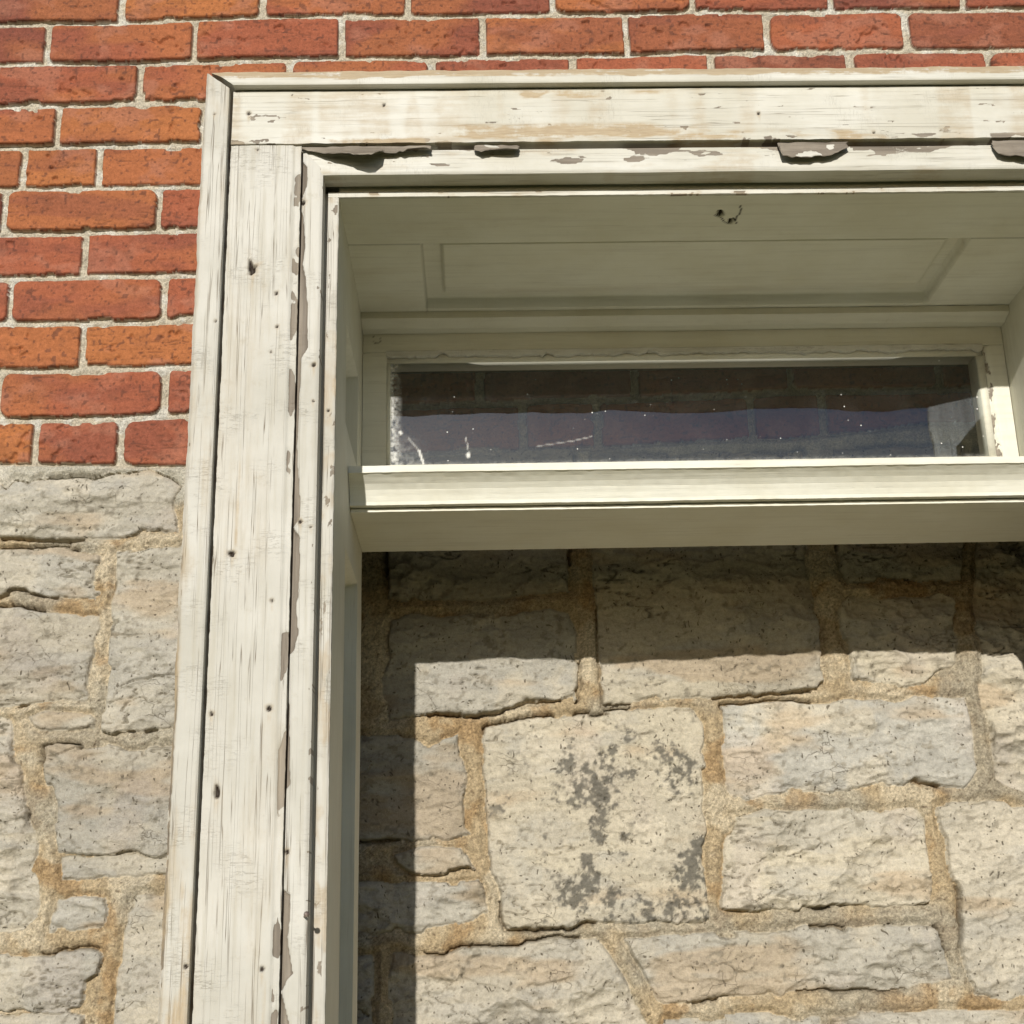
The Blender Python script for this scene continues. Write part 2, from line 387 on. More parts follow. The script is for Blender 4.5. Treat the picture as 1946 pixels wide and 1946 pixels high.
# ------------------------------------------------------------------ building wall: brick over rubble limestone
STONES=[[(-0.561,0.5188),(-0.5286,0.5129),(-0.5195,0.5234),(-0.5011,0.5178),(-0.4754,0.5227),(-0.4612,0.5193),(-0.4473,0.5212),(-0.433,0.5178),(-0.4135,0.526),(-0.3955,0.5268),(-0.3697,0.5328),(-0.3532,0.525),(-0.3387,0.5162),(-0.3345,0.5119),(-0.34,0.5024),(-0.3422,0.4855),(-0.3372,0.4666),(-0.3377,0.4572),(-0.3674,0.4556),(-0.4169,0.4543),(-0.4603,0.453),(-0.5038,0.4537),(-0.5357,0.4584),(-0.5556,0.4598)],[(-0.5539,0.4411),(-0.5046,0.4403),(-0.4556,0.4436),(-0.4237,0.4389),(-0.4175,0.4347),(-0.4205,0.4203),(-0.4236,0.4081),(-0.4206,0.3917),(-0.421,0.3836),(-0.4474,0.3841),(-0.4709,0.3866),(-0.4909,0.393),(-0.5106,0.3944),(-0.5297,0.3907),(-0.5492,0.391)],[(-0.4019,0.4365),(-0.3882,0.4393),(-0.3607,0.442),(-0.3134,0.4453),(-0.304,0.2398),(-0.3645,0.2352),(-0.3909,0.2325),(-0.4028,0.235),(-0.4047,0.2552),(-0.4057,0.2842),(-0.405,0.3175),(-0.4031,0.3632),(-0.4037,0.4037),(-0.405,0.4242)],[(-0.5474,0.3718),(-0.5284,0.3755),(-0.4894,0.3738),(-0.4462,0.368),(-0.4187,0.3635),(-0.4173,0.3434),(-0.4192,0.3138),(-0.421,0.2845),(-0.4228,0.269),(-0.4525,0.2706),(-0.4904,0.2694),(-0.5184,0.2634),(-0.5373,0.2626)],[(-0.4853,0.2532),(-0.4704,0.2567),(-0.4418,0.2552),(-0.4188,0.2519),(-0.4127,0.247),(-0.4141,0.2393),(-0.4311,0.2378),(-0.4595,0.2383),(-0.4729,0.2405),(-0.4829,0.2474)],[(-0.4646,0.2185),(-0.4488,0.222),(-0.4203,0.2195),(-0.4015,0.221),(-0.3727,0.2138),(-0.3613,0.2117),(-0.354,0.2172),(-0.3334,0.2196),(-0.3088,0.2201),(-0.3072,0.1078),(-0.3348,0.1039),(-0.3535,0.1088),(-0.3666,0.1109),(-0.3941,0.1079),(-0.4127,0.1092),(-0.4423,0.1107),(-0.4459,0.1217),(-0.4501,0.14),(-0.4541,0.1677),(-0.4611,0.1865),(-0.4631,0.1996),(-0.4616,0.2052)],[(-0.438,0.1034),(-0.4309,0.106),(-0.4086,0.1046),(-0.3756,0.1066),(-0.3459,0.1041),(-0.3087,0.1015),(-0.3081,0.0871),(-0.3375,0.0859),(-0.3742,0.0849),(-0.4292,0.0838),(-0.4385,0.0845)],[(-0.4387,0.0632),(-0.4187,0.0645),(-0.3912,0.063),(-0.3866,0.0487),(-0.3882,0.0312),(-0.4164,0.0318),(-0.4433,0.0289),(-0.4427,0.0447)],[(-0.3567,0.0676),(-0.3364,0.0653),(-0.3125,0.0648),(-0.3124,-0.0818),(-0.3711,-0.0804),(-0.3729,-0.0382),(-0.3705,-0.004),(-0.3709,0.0308),(-0.3684,0.0501),(-0.3615,0.057)],[(-0.5366,0.2542),(-0.506,0.2517),(-0.5017,0.2344),(-0.4976,0.2078),(-0.4896,0.202),(-0.4847,0.1777),(-0.481,0.1554),(-0.4716,0.1313),(-0.4674,0.1131),(-0.4691,0.0897),(-0.4632,0.0735),(-0.4608,0.0539),(-0.4614,0.0399),(-0.4709,0.0339),(-0.4871,0.0325),(-0.5164,0.0358)],[(-0.5136,0.0062),(-0.4778,0.008),(-0.4419,0.0097),(-0.4058,0.0107),(-0.393,0.0086),(-0.3871,0.0016),(-0.3898,-0.0122),(-0.4018,-0.0205),(-0.4025,-0.0375),(-0.4071,-0.0476),(-0.4283,-0.0505),(-0.4551,-0.049),(-0.4644,-0.0446),(-0.509,-0.0435)],[(-0.5085,-0.0494),(-0.4461,-0.0509),(-0.4016,-0.0494),(-0.396,-0.0798),(-0.5059,-0.0772)],[(-0.0984,0.5479),(0.024,0.5493),(0.11,0.5501),(0.104,0.4361),(0.1016,0.4257),(0.1011,0.3825),(0.0604,0.3811),(0.0108,0.3759),(-0.0485,0.377),(-0.0781,0.3775),(-0.0978,0.3799)],[(-0.0957,0.3536),(-0.0741,0.3592),(-0.0388,0.3545),(-0.0092,0.358),(0.0202,0.3555),(0.05,0.363),(0.0797,0.3645),(0.0992,0.3561),(0.1046,0.3439),(0.1082,0.3074),(0.1075,0.2779),(0.1049,0.2632),(0.0838,0.2584),(0.0525,0.2548),(0.0212,0.2502),(-0.01,0.2446),(-0.0722,0.2417),(-0.1011,0.2402),(-0.1032,0.261),(-0.1045,0.2925),(-0.0995,0.3113),(-0.0976,0.3376)],[(0.1326,0.5487),(0.1298,0.4294),(0.1319,0.384),(0.1336,0.3534),(0.1336,0.307),(0.1355,0.2965),(0.1369,0.2563),(0.1569,0.2591),(0.1989,0.2614),(0.1993,0.2583),(0.235,0.2607),(0.2877,0.2639),(0.3404,0.265),(0.3681,0.2687),(0.3761,0.2749),(0.3804,0.2876),(0.3764,0.2904),(0.3752,0.3119),(0.3749,0.3444),(0.3724,0.3884),(0.3706,0.4298),(0.3772,0.5437),(0.2971,0.5426),(0.2084,0.5404)],[(0.4152,0.5454),(0.4084,0.4033),(0.4155,0.3876),(0.459,0.3891),(0.5239,0.3879),(0.5437,0.3898),(0.5513,0.4346),(0.5652,0.5478)],[(0.404,0.3569),(0.4136,0.3678),(0.4569,0.3692),(0.5113,0.3726),(0.5302,0.3679),(0.5313,0.3415),(0.5351,0.3197),(0.5275,0.2918),(0.5075,0.2852),(0.498,0.2768),(0.4867,0.2707),(0.4652,0.2679),(0.4276,0.2718),(0.409,0.2764),(0.4083,0.2913),(0.4071,0.3005),(0.4017,0.333),(0.401,0.3483)],[(0.5828,0.5452),(0.5629,0.3872),(0.5566,0.363),(0.5552,0.3085),(0.5548,0.2971),(0.5489,0.2589),(0.5539,0.2314),(0.5556,0.1961),(0.5545,0.1715),(0.5559,0.1663),(0.5692,0.1569),(0.5855,0.1515),(0.6604,0.1408),(0.7,0.5481)],[(-0.1359,0.2223),(-0.1031,0.2237),(-0.0722,0.2251),(-0.0557,0.2145),(-0.0392,0.2204),(-0.0227,0.2283),(-0.0208,0.2118),(-0.0189,0.1954),(-0.0171,0.1771),(-0.0194,0.157),(-0.0187,0.1271),(-0.0138,0.1211),(-0.032,0.1145),(-0.0723,0.1154),(-0.1327,0.1157),(-0.1414,0.1696)],[(-0.0924,0.0972),(-0.0683,0.1065),(-0.0482,0.106),(-0.0241,0.1036),(-0.0102,0.0896),(-0.0083,0.0817),(-0.0283,0.0812),(-0.0524,0.0798),(-0.0763,0.0813),(-0.0904,0.0894)],[(-0.152,0.0694),(-0.1122,0.0705),(-0.0624,0.0703),(-0.0045,0.0691),(0.0004,0.0622),(0.0031,0.0429),(-0.0089,0.0356),(-0.0328,0.0266),(-0.0606,0.0225),(-0.1119,0.0227),(-0.1514,0.0255)],[(0.0063,0.2298),(0.0229,0.2346),(0.0937,0.2426),(0.1564,0.2476),(0.1982,0.2489),(0.2315,0.2472),(0.234,0.244),(0.2437,0.2334),(0.2388,0.1739),(0.2388,0.1416),(0.2391,0.1157),(0.2334,0.1059),(0.2322,0.0726),(0.2344,0.0435),(0.2352,0.0263),(0.2003,0.0261),(0.232,0.0248),(0.1658,0.0259),(0.1021,0.0273),(0.0921,0.0238),(0.0266,0.0262),(0.0208,0.033),(0.0175,0.0676),(0.0117,0.0774),(0.008,0.097),(0.0065,0.1266),(0.0062,0.1665),(0.0037,0.197),(0.004,0.2174)],[(0.2647,0.2497),(0.293,0.2508),(0.31,0.253),(0.3393,0.2513),(0.381,0.2484),(0.4026,0.2543),(0.4342,0.2537),(0.4525,0.2477),(0.4765,0.255),(0.5292,0.254),(0.5315,0.2381),(0.5331,0.2172),(0.5337,0.1965),(0.5322,0.176),(0.5257,0.1659),(0.5176,0.159),(0.4927,0.1585),(0.4667,0.1672),(0.4515,0.1614),(0.4246,0.1609),(0.393,0.1555),(0.3626,0.1612),(0.3107,0.1562),(0.2897,0.1506),(0.2691,0.15),(0.2621,0.1532),(0.2635,0.1815),(0.2631,0.2123)],[(0.2649,0.135),(0.2842,0.1326),(0.301,0.1383),(0.3504,0.1393),(0.3809,0.1366),(0.4121,0.14),(0.4342,0.1345),(0.4592,0.137),(0.4704,0.1267),(0.4722,0.1067),(0.4719,0.0771),(0.4697,0.0577),(0.4646,0.0403),(0.4521,0.0368),(0.4117,0.0357),(0.3814,0.0354),(0.321,0.0349),(0.2609,0.0362),(0.2511,0.0383),(0.2527,0.0624),(0.2558,0.0916),(0.2612,0.1112),(0.266,0.1211)],[(0.488,0.1364),(0.5052,0.1421),(0.5365,0.1444),(0.5835,0.1364),(0.6589,0.1308),(0.6298,-0.0601),(0.5576,-0.0528),(0.535,-0.056),(0.5039,-0.0506),(0.5014,-0.0384),(0.4977,-0.0196),(0.4952,0.0089),(0.4965,0.0281),(0.497,0.0571),(0.4944,0.0865),(0.4927,0.1063),(0.4884,0.1223)],[(0.147,0.0073),(0.1849,0.0103),(0.2313,0.013),(0.2293,0.0121),(0.2913,0.0136),(0.3153,0.014),(0.3497,0.018),(0.3678,0.0195),(0.3795,0.0154),(0.3996,0.0159),(0.4397,0.0159),(0.4676,0.0134),(0.4745,0.0037),(0.4778,-0.0191),(0.4798,-0.036),(0.4537,-0.0382),(0.4134,-0.0438),(0.3835,-0.045),(0.3539,-0.0443),(0.3041,-0.0496),(0.2945,-0.0457),(0.2551,-0.0457),(0.2254,-0.0487),(0.1957,-0.0517),(0.1853,-0.0533),(0.1796,-0.0495),(0.1634,-0.0212),(0.1507,0.0016)],[(-0.0941,0.0015),(-0.0665,0.0028),(-0.041,0.0013),(-0.0133,0.0053),(0.0183,0.0065),(0.046,0.0096),(0.0718,0.0119),(0.0955,0.0095),(0.1153,0.009),(0.1248,-0.0016),(0.1341,-0.0149),(0.1432,-0.0301),(0.1541,-0.0489),(0.1647,-0.0712),(0.1674,-0.0949),(-0.0957,-0.0886),(-0.0979,-0.0245)],[(-0.151,0.0047),(-0.1147,0.0039),(-0.113,-0.0882),(-0.1496,-0.0873)],[(0.1867,-0.0717),(0.2143,-0.0687),(0.2538,-0.0641),(0.289,-0.0659),(0.2984,-0.0707),(0.3415,-0.0726),(0.3449,-0.0992),(0.1795,-0.0952)],[(0.3515,-0.0701),(0.4305,-0.0683),(0.5556,-0.0676),(0.6284,-0.0693),(0.6228,-0.1059),(0.3527,-0.0994)]]
ROWS=[[(-0.5957,1.1346),(-0.4352,1.1381),(-0.2604,1.1448),(0.0178,1.145),(0.3879,1.1479),(0.6997,1.1504)],[(-0.5904,1.0754),(-0.4149,1.0778),(-0.2249,1.0817),(0.0775,1.0822),(0.4172,1.0873),(0.6915,1.089)],[(-0.585,1.0144),(-0.4114,1.0181),(-0.3291,1.0196)],[(-0.5799,0.9569),(-0.4567,0.9586),(-0.3297,0.9596)],[(-0.5748,0.899),(-0.4528,0.8999),(-0.3278,0.9007)],[(-0.5694,0.8381),(-0.3851,0.8402),(-0.3277,0.841)],[(-0.5641,0.7791),(-0.4637,0.7799),(-0.3281,0.781)],[(-0.5589,0.72),(-0.3722,0.7202),(-0.3286,0.7224)],[(-0.5536,0.6601),(-0.4614,0.6602),(-0.332,0.6617),(-0.0213,0.6661),(0.554,0.6787)],[(-0.5481,0.5983),(-0.4083,0.5982),(-0.3321,0.6003),(-0.0219,0.6089),(0.1892,0.6125),(0.3709,0.6192),(0.547,0.6187)],[(-0.5432,0.543),(-0.4529,0.5403),(-0.4045,0.5369),(-0.329,0.5345),(-0.0225,0.549),(0.143,0.5497),(0.2481,0.5559),(0.3721,0.5593),(0.4472,0.5647),(0.5229,0.5735),(0.6432,0.5737)]]
JOINTS=[[-0.4432,-0.2635,-0.0767,0.1084,0.2891,0.4694,0.6437],[-0.5316,-0.3479,-0.1624,0.0187,0.2008,0.3825,0.5639],[-0.4139,-0.2268,-0.048,0.1318,0.3065,0.4862,0.6649],[-0.5109],[-0.5477,-0.4566],[-0.3796],[-0.4644],[-0.3681],[-0.4598],[-0.5525,-0.3608,0.0064,0.1898,0.3719,0.5488],[-0.5043,-0.4068,0.0553,0.1429,0.3221,0.4074]]

def line_z(pts, X):
    pts = np.array(pts); return np.interp(X, pts[:, 0], pts[:, 1])
ROW_LINES = [lambda X, p=p: line_z(p, X) for p in ROWS]
def brick_joints():
    """vertical joints of every course, traced ones kept, the rest at the bond's own spacing"""
    out = []; L = 0.182
    r = np.random.RandomState(11)
    for i, js in enumerate(JOINTS):
        js = sorted(js); full = []
        if len(js) > 1:
            for a, b in zip(js[:-1], js[1:]):
                full.append(a); n = max(1, round((b - a) / L))
                if b - a > .25: full += [a + (b - a) * k / n for k in range(1, n)]
        full.append(js[-1])
        x = full[0]
        while x > -4: x -= L + r.uniform(-.004, .004); full.insert(0, x)
        x = full[-1]
        while x < 4: x += L + r.uniform(-.004, .004); full.append(x)
        out.append(np.array(full))
    return out
BJ = brick_joints()
_r = np.random.RandomState(5)
EXTRA = [np.arange(-4.2, 4.2, .182) + (.091 if k % 2 else .02) + _r.uniform(-.006, .006, len(np.arange(-4.2, 4.2, .182))) for k in range(40)]
def extra_stones():
    """plain rubble courses for the parts of the wall the traced stones do not cover"""
    r = np.random.RandomState(21); out = []
    tr = [np.array(p) for p in STONES]
    zs = [.52]
    while zs[-1] > -1.36: zs.append(zs[-1] - r.uniform(.09, .17))
    for z1, z0 in zip(zs[:-1], zs[1:]):
        x = -4.0
        while x < 4.0:
            wd = r.uniform(.14, .34); a, b2 = x + .011, x + wd - .011
            j = lambda: r.uniform(-.006, .006)
            out.append([(a + j(), z0 + .011 + j()), ((a + b2) / 2, z0 + .011 + j()), (b2 + j(), z0 + .011 + j()), (b2 + j(), z1 - .011 + j()), ((a + b2) / 2, z1 - .011 + j()), (a + j(), z1 - .011 + j())])
            x += wd
    # keep those outside the traced area, cut back to its border
    res = []
    for p in out:
        q = np.array(p)
        if q[:, 1].max() < -.095: res.append(p); continue
        if q[:, 0].mean() < 0: q[:, 0] = np.minimum(q[:, 0], -.56)
        else: q[:, 0] = np.maximum(q[:, 0], .70)
        if np.ptp(q[:, 0]) > .05: res.append([tuple(t) for t in q])
    return res
XST = extra_stones()
def poly_sd(poly, x, z):
    """signed distance, positive inside"""
    p = np.asarray(poly, float); d2 = np.full(x.shape, 1e9); ins = np.zeros(x.shape, bool)
    n = len(p)
    for i in range(n):
        a = p[i]; b = p[(i + 1) % n]; e = b - a
        wx = x - a[0]; wz = z - a[1]
        t = np.clip((wx * e[0] + wz * e[1]) / (e @ e + 1e-12), 0, 1)
        dx = wx - e[0] * t; dz = wz - e[1] * t
        d2 = np.minimum(d2, dx * dx + dz * dz)
        c = ((a[1] <= z) & (b[1] > z)) | ((b[1] <= z) & (a[1] > z))
        xi = a[0] + (z - a[1]) * e[0] / (e[1] if abs(e[1]) > 1e-12 else 1e-12)
        ins ^= c & (x < xi)
    d = np.sqrt(d2); return np.where(ins, d, -d)

# lichen patches on the big centre stone (X, Z, radius)
LICHEN = [(0.0917, 0.185, 0.015), (0.1429, 0.1799, 0.0321), (0.1215, 0.1601, 0.0299), (0.1306, 0.1339, 0.0235), (0.1954, 0.1992, 0.0192), (0.2105, 0.1744, 0.0278), (0.0804, 0.1549, 0.0214), (0.1499, 0.1097, 0.0107), (0.1176, 0.0654, 0.0235), (0.1368, 0.0457, 0.0257), (0.097, 0.0504, 0.0192), (0.1668, 0.045, 0.0257), (0.2186, 0.0729, 0.0299), (0.1965, 0.0386, 0.0278), (0.2346, 0.1019, 0.0171), (0.1107, 0.0928, 0.0107), (0.1452, 0.096, 0.0107), (0.1257, 0.1141, 0.0128), (0.2271, 0.0475, 0.0235)]
def wall_fn(X, Z):
    n = X.shape
    # ragged outlines: bend the coordinates a little
    wx = X + (fbm(X * 45, Z * 45, 1, 3, .6) - .5) * .0075 + (fbm(X * 12, Z * 12, 9, 2) - .5) * .006
    wz = Z + (fbm(X * 45 + 50, Z * 45, 4, 3, .6) - .5) * .0075 + (fbm(X * 12 + 30, Z * 12, 12, 2) - .5) * .006
    bx = X + (fbm(X * 70, Z * 70, 14, 3, .6) - .5) * .0030
    bz = Z + (fbm(X * 60 + 50, Z * 60, 17, 3, .6) - .5) * .0030 + (fbm(X * 9, Z * 3, 19, 2) - .5) * .004
    H = np.zeros(n); cls = np.zeros(n, np.int8); col = np.zeros(n + (3,)); dist = np.full(n, -.02)
    fine = fbm(X * 160, Z * 160, 20, 4, .6) - .5
    sand = fbm(X * 420, Z * 420, 24, 3, .7) - .5
    base_line = ROW_LINES[10](X)
    # ---- mortar everywhere first
    tan = np.array([.45, .355, .225]); tan2 = np.array([.54, .46, .33]); rust = np.array([.36, .235, .115])
    mm = fbm(X * 22, Z * 22, 28, 4)
    col[:] = tan
    col[:] = mixc(col, tan2, ss(.45, .62, mm)); col[:] = mixc(col, rust, ss(.56, .70, fbm(X * 30, Z * 30, 32, 4)) * .7)
    grain = fbm(X * 500, Z * 500, 36, 2)
    col[:] = mixc(col, (.36, .34, .28), ss(.50, .64, fbm(X * 11 + 5, Z * 11, 48, 4)) * .6)
    col *= (1 + .8 * (grain - .5))[..., None]
    col[:] = mixc(col, (.10, .065, .035), ss(.76, .86, fbm(X * 300, Z * 300, 40, 2)) * .6)
    cream_m = np.array([.53, .48, .38]); grey_m = np.array([.50, .47, .39])
    isb = ss(-.004, .004, Z - base_line)
    cm = np.zeros(n + (3,)) + cream_m
    cm = mixc(cm, (.62, .60, .53), ss(.5, .7, fbm(X * 60, Z * 60, 41, 4))); cm *= (1 + .5 * (grain - .5))[..., None]
    cm = mixc(cm, (.10, .08, .06), ss(.76, .86, fbm(X * 300, Z * 300, 44, 2)) * .5)
    col[:] = mixc(col, cm, isb)
    # grey parging between the lowest course and the first stones
    pg = (1 - isb) * ss(.055, .035, base_line - Z + (mm - .5) * .03)
    gm = np.zeros(n + (3,)) + grey_m; gm = mixc(gm, (.60, .56, .47), ss(.42, .6, fbm(X * 35, Z * 35, 46, 5)))
    gm *= (1 + .2 * (grain - .5))[..., None]
    col[:] = mixc(col, gm, pg)
    H[:] = sand * .0022 + fine * .0034 + (mm - .5) * .006
    H += pg * ((fbm(X * 28, Z * 28, 50, 4) - .5) * .012 + .004)
    # ---- bricks
    bm = Z > base_line - .004
    row = np.full(n, -1)
    zb = np.zeros(n); zt = np.zeros(n)
    L = [f(X) for f in ROW_LINES]
    for i in range(1, 11):
        m = (bz >= L[i]) & (bz < L[i - 1]); row[m] = i; zb[m] = L[i][m]; zt[m] = L[i - 1][m]
    top = L[0]; k = np.floor((bz - top) / .0592).astype(int); m = bz >= top
    row[m] = -10 - np.clip(k[m], 0, 39); zb[m] = (top + k * .0592)[m]; zt[m] = (top + (k + 1) * .0592)[m]
    hm = .0041
    for rr in np.unique(row[bm]):
        if rr == -1: continue
        m = (row == rr) & bm
        js = BJ[rr] if rr >= 1 else (BJ[0] if rr == -10 else EXTRA[(-10 - rr) % 40])
        x = bx[m]; z = bz[m]; j = np.searchsorted(js, x) - 1; j = np.clip(j, 0, len(js) - 2)
        rs = np.random.RandomState(1000 + int(rr) + 60); q = rs.rand(len(js), 12)[j]
        hmj = hm + (q[:, 0] - .5) * .003
        a = np.minimum(x - js[j] - hmj, js[j + 1] - hmj - x)
        b2 = np.minimum(z - zb[m] - hm, zt[m] - hm - z)
        r = .0025 + q[:, 1] ** 4 * .011
        cor = (a < r) & (b2 < r)
        d = np.where(cor, r - np.hypot(r - a, r - b2), np.minimum(a, b2))
        # chipped spots
        d = d - ss(.68, .76, fbm(x * 30, z * 30, 52, 3)) * .003
        xl = x - js[j]; zl = z - zb[m]
        lay = fbm(x * 18, z * 60, 54, 4)
        h = .0042 * ss(-.0004, .0016, d) + (q[:, 2] - .5) * .003 + (q[:, 3] - .5) * .02 * (zl - .03) + (lay - .5) * .0024
        h -= .0035 * ss(.70, .80, fbm(x * 90, z * 90, 56, 2)) * ss(.5, .6, fbm(x * 20, z * 20, 58, 2))
        # fold marks
        ph = fbm(x * 12 + q[:, 4] * 40, z * 70, 60, 3); fold = ss(.012, .0, np.abs(ph - .5)) * (q[:, 5] > .45)
        h -= fold * .0012
        on = d > 0
        A = np.array([.300, .094, .050]); B = np.array([.365, .135, .050]); D = np.array([.185, .062, .043]); Pk = np.array([.34, .15, .10])
        c = np.zeros((len(x), 3)) + A
        c = mixc(c, B, ss(.45, .95, q[:, 6])); c = mixc(c, D, ss(.45, 1.0, q[:, 7]) * .95)
        c = mixc(c, D, ss(.46, .66, fbm(x * 9 + 7, z * 36, 2, 4)) * .5)
        c = mixc(c, B, ss(.50, .66, fbm(x * 7 + 70, z * 16, 8, 3)) * .5)
        c = mixc(c, Pk, ss(.55, .72, fbm(x * 25 + 70, z * 35, 12, 4)) * .45)
        c = mixc(c, (.10, .045, .03), (fold * .6 + ss(.62, .76, fbm(x * 60, z * 90, 16, 4)) * .25))
        c = mixc(c, (.09, .045, .03), ss(.0012, .0, d) * .35)
        sp2 = ss(.80, .86, vnoise(x * 260, z * 260, 18)); c = mixc(c, (.09, .04, .03), sp2 * .6)
        hh = H[m]; cc = col[m]; kk = cls[m]
        hh = np.where(on, h + .0012, hh - .0018 * ss(-.006, -.001, d)); cc = np.where(on[:, None], c, cc); kk = np.where(on, 1, kk)
        H[m] = hh; col[m] = cc; cls[m] = kk
    # ---- stones
    lay_all = fbm(X * 9, Z * 34, 30, 5, .55); blot = fbm(X * 16, Z * 16, 34, 5, .6)
    r = np.random.RandomState(77)
    seeds = r.rand(len(STONES) + len(XST), 10)
    allp = list(STONES) + XST
    nog = np.zeros(n, bool)
    for i, p in enumerate(allp):
        pa = np.array(p); mg = .03
        m = (X > pa[:, 0].min() - mg) & (X < pa[:, 0].max() + mg) & (Z > pa[:, 1].min() - mg) & (Z < pa[:, 1].max() + mg)
        if not m.any(): continue
        m &= cls != 1
        x = wx[m]; z = wz[m]; xo = X[m]; zo = Z[m]
        q = seeds[i]
        d = poly_sd(p, x, z) - ss(.56, .66, fbm(xo * 24 + 9, zo * 24, 53, 3)) * .0040 + .0016
        on = d > 0
        if np.ptp(pa[:, 1]) < .05: nog[m] |= d > -.012
        cx, cz = pa.mean(0)
        o1 = q[0] * 90; o2 = q[1] * 90
        f1 = fbm(xo * 7 + o1, zo * 15 + o2, 3, 5, .55)
        f2 = fbm(xo * 16 + o2, zo * 42 + o1, 7, 5, .55)
        th = (q[6] - .5) * .5; xr = xo * math.cos(th) - zo * math.sin(th); zr = xo * math.sin(th) + zo * math.cos(th)
        wp = (fbm(xo * 26, zo * 26, 43, 4, .6) - .5) * .9
        sc = .7 + q[7] * .9
        w1, wv1 = worley(xr * 10 * sc + o1 + wp, zr * 19 * sc + o2 + wp, 5)
        w2, wv2 = worley(xr * 42 * sc + o2 + wp * 1.5, zr * 84 * sc + o1 - wp, 11)
        amp_w = (.35 + 1.1 * q[8] ** 1.3) * (.35 if i == 21 else 1.0)
        nl = 5 + q[2] * 4; t = f1 * nl; terr = (np.floor(t) + ss(.72, 1.0, t - np.floor(t))) / nl
        amp = .022 if i != 21 else .010
        h = .0075 + .0035 * (1 - np.exp(-np.maximum(d, 0) / .006)) + (terr - .5) * amp * (.35 + .7 * q[9]) + (f2 - .5) * .005
        h += (w1 - .45) * .0150 * amp_w + (w2 - .45) * .0036 * (.5 + amp_w * .6)
        h += (q[3] - .5) * .05 * (zo - cz) + (q[4] - .5) * .03 * (xo - cx)
        h += (fbm(xo * 80, zo * 110, 11, 4, .65) - .5) * .0026
        # bedding cracks
        cr = fbm(xo * 5 + o2, zo * 20 + o1, 15, 5, .6); ck = ss(.007, .0, np.abs(cr - .5)) * ss(.44, .56, fbm(xo * 9, zo * 9, 19, 3))
        h -= ck * .0045
        edge = ss(.0, .0020, d); h = h * edge + (1 - edge) * .001
        # colour
        P = [np.array(t) for t in ((.46, .425, .345), (.43, .41, .35), (.48, .44, .345), (.445, .42, .35), (.41, .40, .355))]
        c = np.zeros((len(x), 3)) + P[int(q[5] * 4.99)]
        c = mixc(c, (.385, .375, .335), ss(.46, .60, lay_all[m]) * .5)
        c = mixc(c, (.50, .46, .37), ss(.50, .64, blot[m]) * .7)
        c = mixc(c, (.42, .33, .22), ss(.59, .72, fbm(xo * 8 + o1, zo * 26, 23, 4)) * .6)
        c = mixc(c, (.44, .39, .34), ss(.60, .72, fbm(xo * 14 + o2, zo * 10, 27, 4)) * .3)
        c = mixc(c, (.20, .18, .135), ss(.655, .74, fbm(xo * 120 + o1, zo * 150, 31, 3, .6)) * .55)
        c = c * (1 + (q[7] - .5) * .26) * np.array([1.0, .985, .985])
        c = mixc(c, c * .84, (wv1 - .5)[:, None][:, 0] * .9 + .45)
        c = mixc(c, (.20, .175, .13), ss(.93, 1.10, w2 ** .5 + .16 * (fbm(xo * 90, zo * 90, 47, 3) - .5)) * .55)
        c = mixc(c, (.17, .15, .11), ck * .75)
        c = mixc(c, (.32, .28, .20), ss(.0025, .0, d) * .4)
        if i == 21:
            reg = np.zeros(len(x))
            for (lx, lz, lr) in LICHEN:
                reg = np.maximum(reg, 1 - np.hypot(xo - lx, (zo - lz)) / lr)
            ln = fbm(xo * 60, zo * 60, 29, 4, .6); lf = fbm(xo * 230, zo * 230, 35, 3, .65)
            lm = ss(.455, .60, ln * .55 + lf * .45 + reg * .22 - .085) * ss(.0, .25, reg + (ln - .5) * .8)
            c = mixc(c, (.105, .098, .082), lm * (.65 + .35 * lf))
            c = mixc(c, (.47, .42, .33), ss(.5, .62, fbm(xo * 60, zo * 60, 33, 4)) * .4 * (1 - lm))
        hh = H[m]; cc = col[m]; kk = cls[m]
        dz = dist[m]
        new = d > dz
        dist[m] = np.where(new, d, dz)
        hh = np.where(on, h, hh); cc = np.where(on[:, None], c, cc); kk = np.where(on, 2, kk)
        H[m] = hh; col[m] = cc; cls[m] = kk
    # raised, smeared joints between stones; here and there open gaps against a stone
    jm = (cls == 0) & (Z < base_line - .004)
    dd = -dist
    ridge = ss(.0, .009, dd)
    H[jm] += .0030 + ridge[jm] * .0050
    gz = fbm(X * 15, Z * 8, 39, 3)
    # under an edge: the joint has shrunk away from the stone above it
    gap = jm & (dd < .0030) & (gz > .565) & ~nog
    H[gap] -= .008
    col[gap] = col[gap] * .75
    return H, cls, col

FX0, FX1, FZ0, FZ1, ST = -.66, .80, -.16, 1.26, .0012
def sheet(x0, x1, z0, z1, st):
    xs = np.arange(x0, x1 + st * .5, st); zs = np.arange(z0, z1 + st * .5, st)
    X, Z = np.meshgrid(xs, zs, indexing='ij')
    H, cls, col = wall_fn(X, Z)
    return X, Z, H, cls, col
parts = {0: [], 1: [], 2: []}
def add_sheet(X, Z, H, cls, col, cut=None, sink=0.0):
    nu, nv = X.shape
    P = np.stack([X, 1.5 - H + sink, Z], -1).reshape(-1, 3); Cc = col.reshape(-1, 3)
    F = grid_faces(nu, nv)          # normal toward -Y
    if cut is not None:
        c = P[F].mean(1); keep = ~((c[:, 0] > cut[0]) & (c[:, 0] < cut[1]) & (c[:, 2] > cut[2]) & (c[:, 2] < cut[3])); F = F[keep]
    k = cls.reshape(-1)[F]
    fc = np.where((k == 1).any(1), 1, np.where((k == 2).any(1), 2, 0))
    for c in (0, 1, 2):
        f = F[fc == c]
        if not len(f): continue
        used, inv = np.unique(f, return_inverse=True)
        parts[c].append((P[used], inv.reshape(f.shape), Cc[used]))
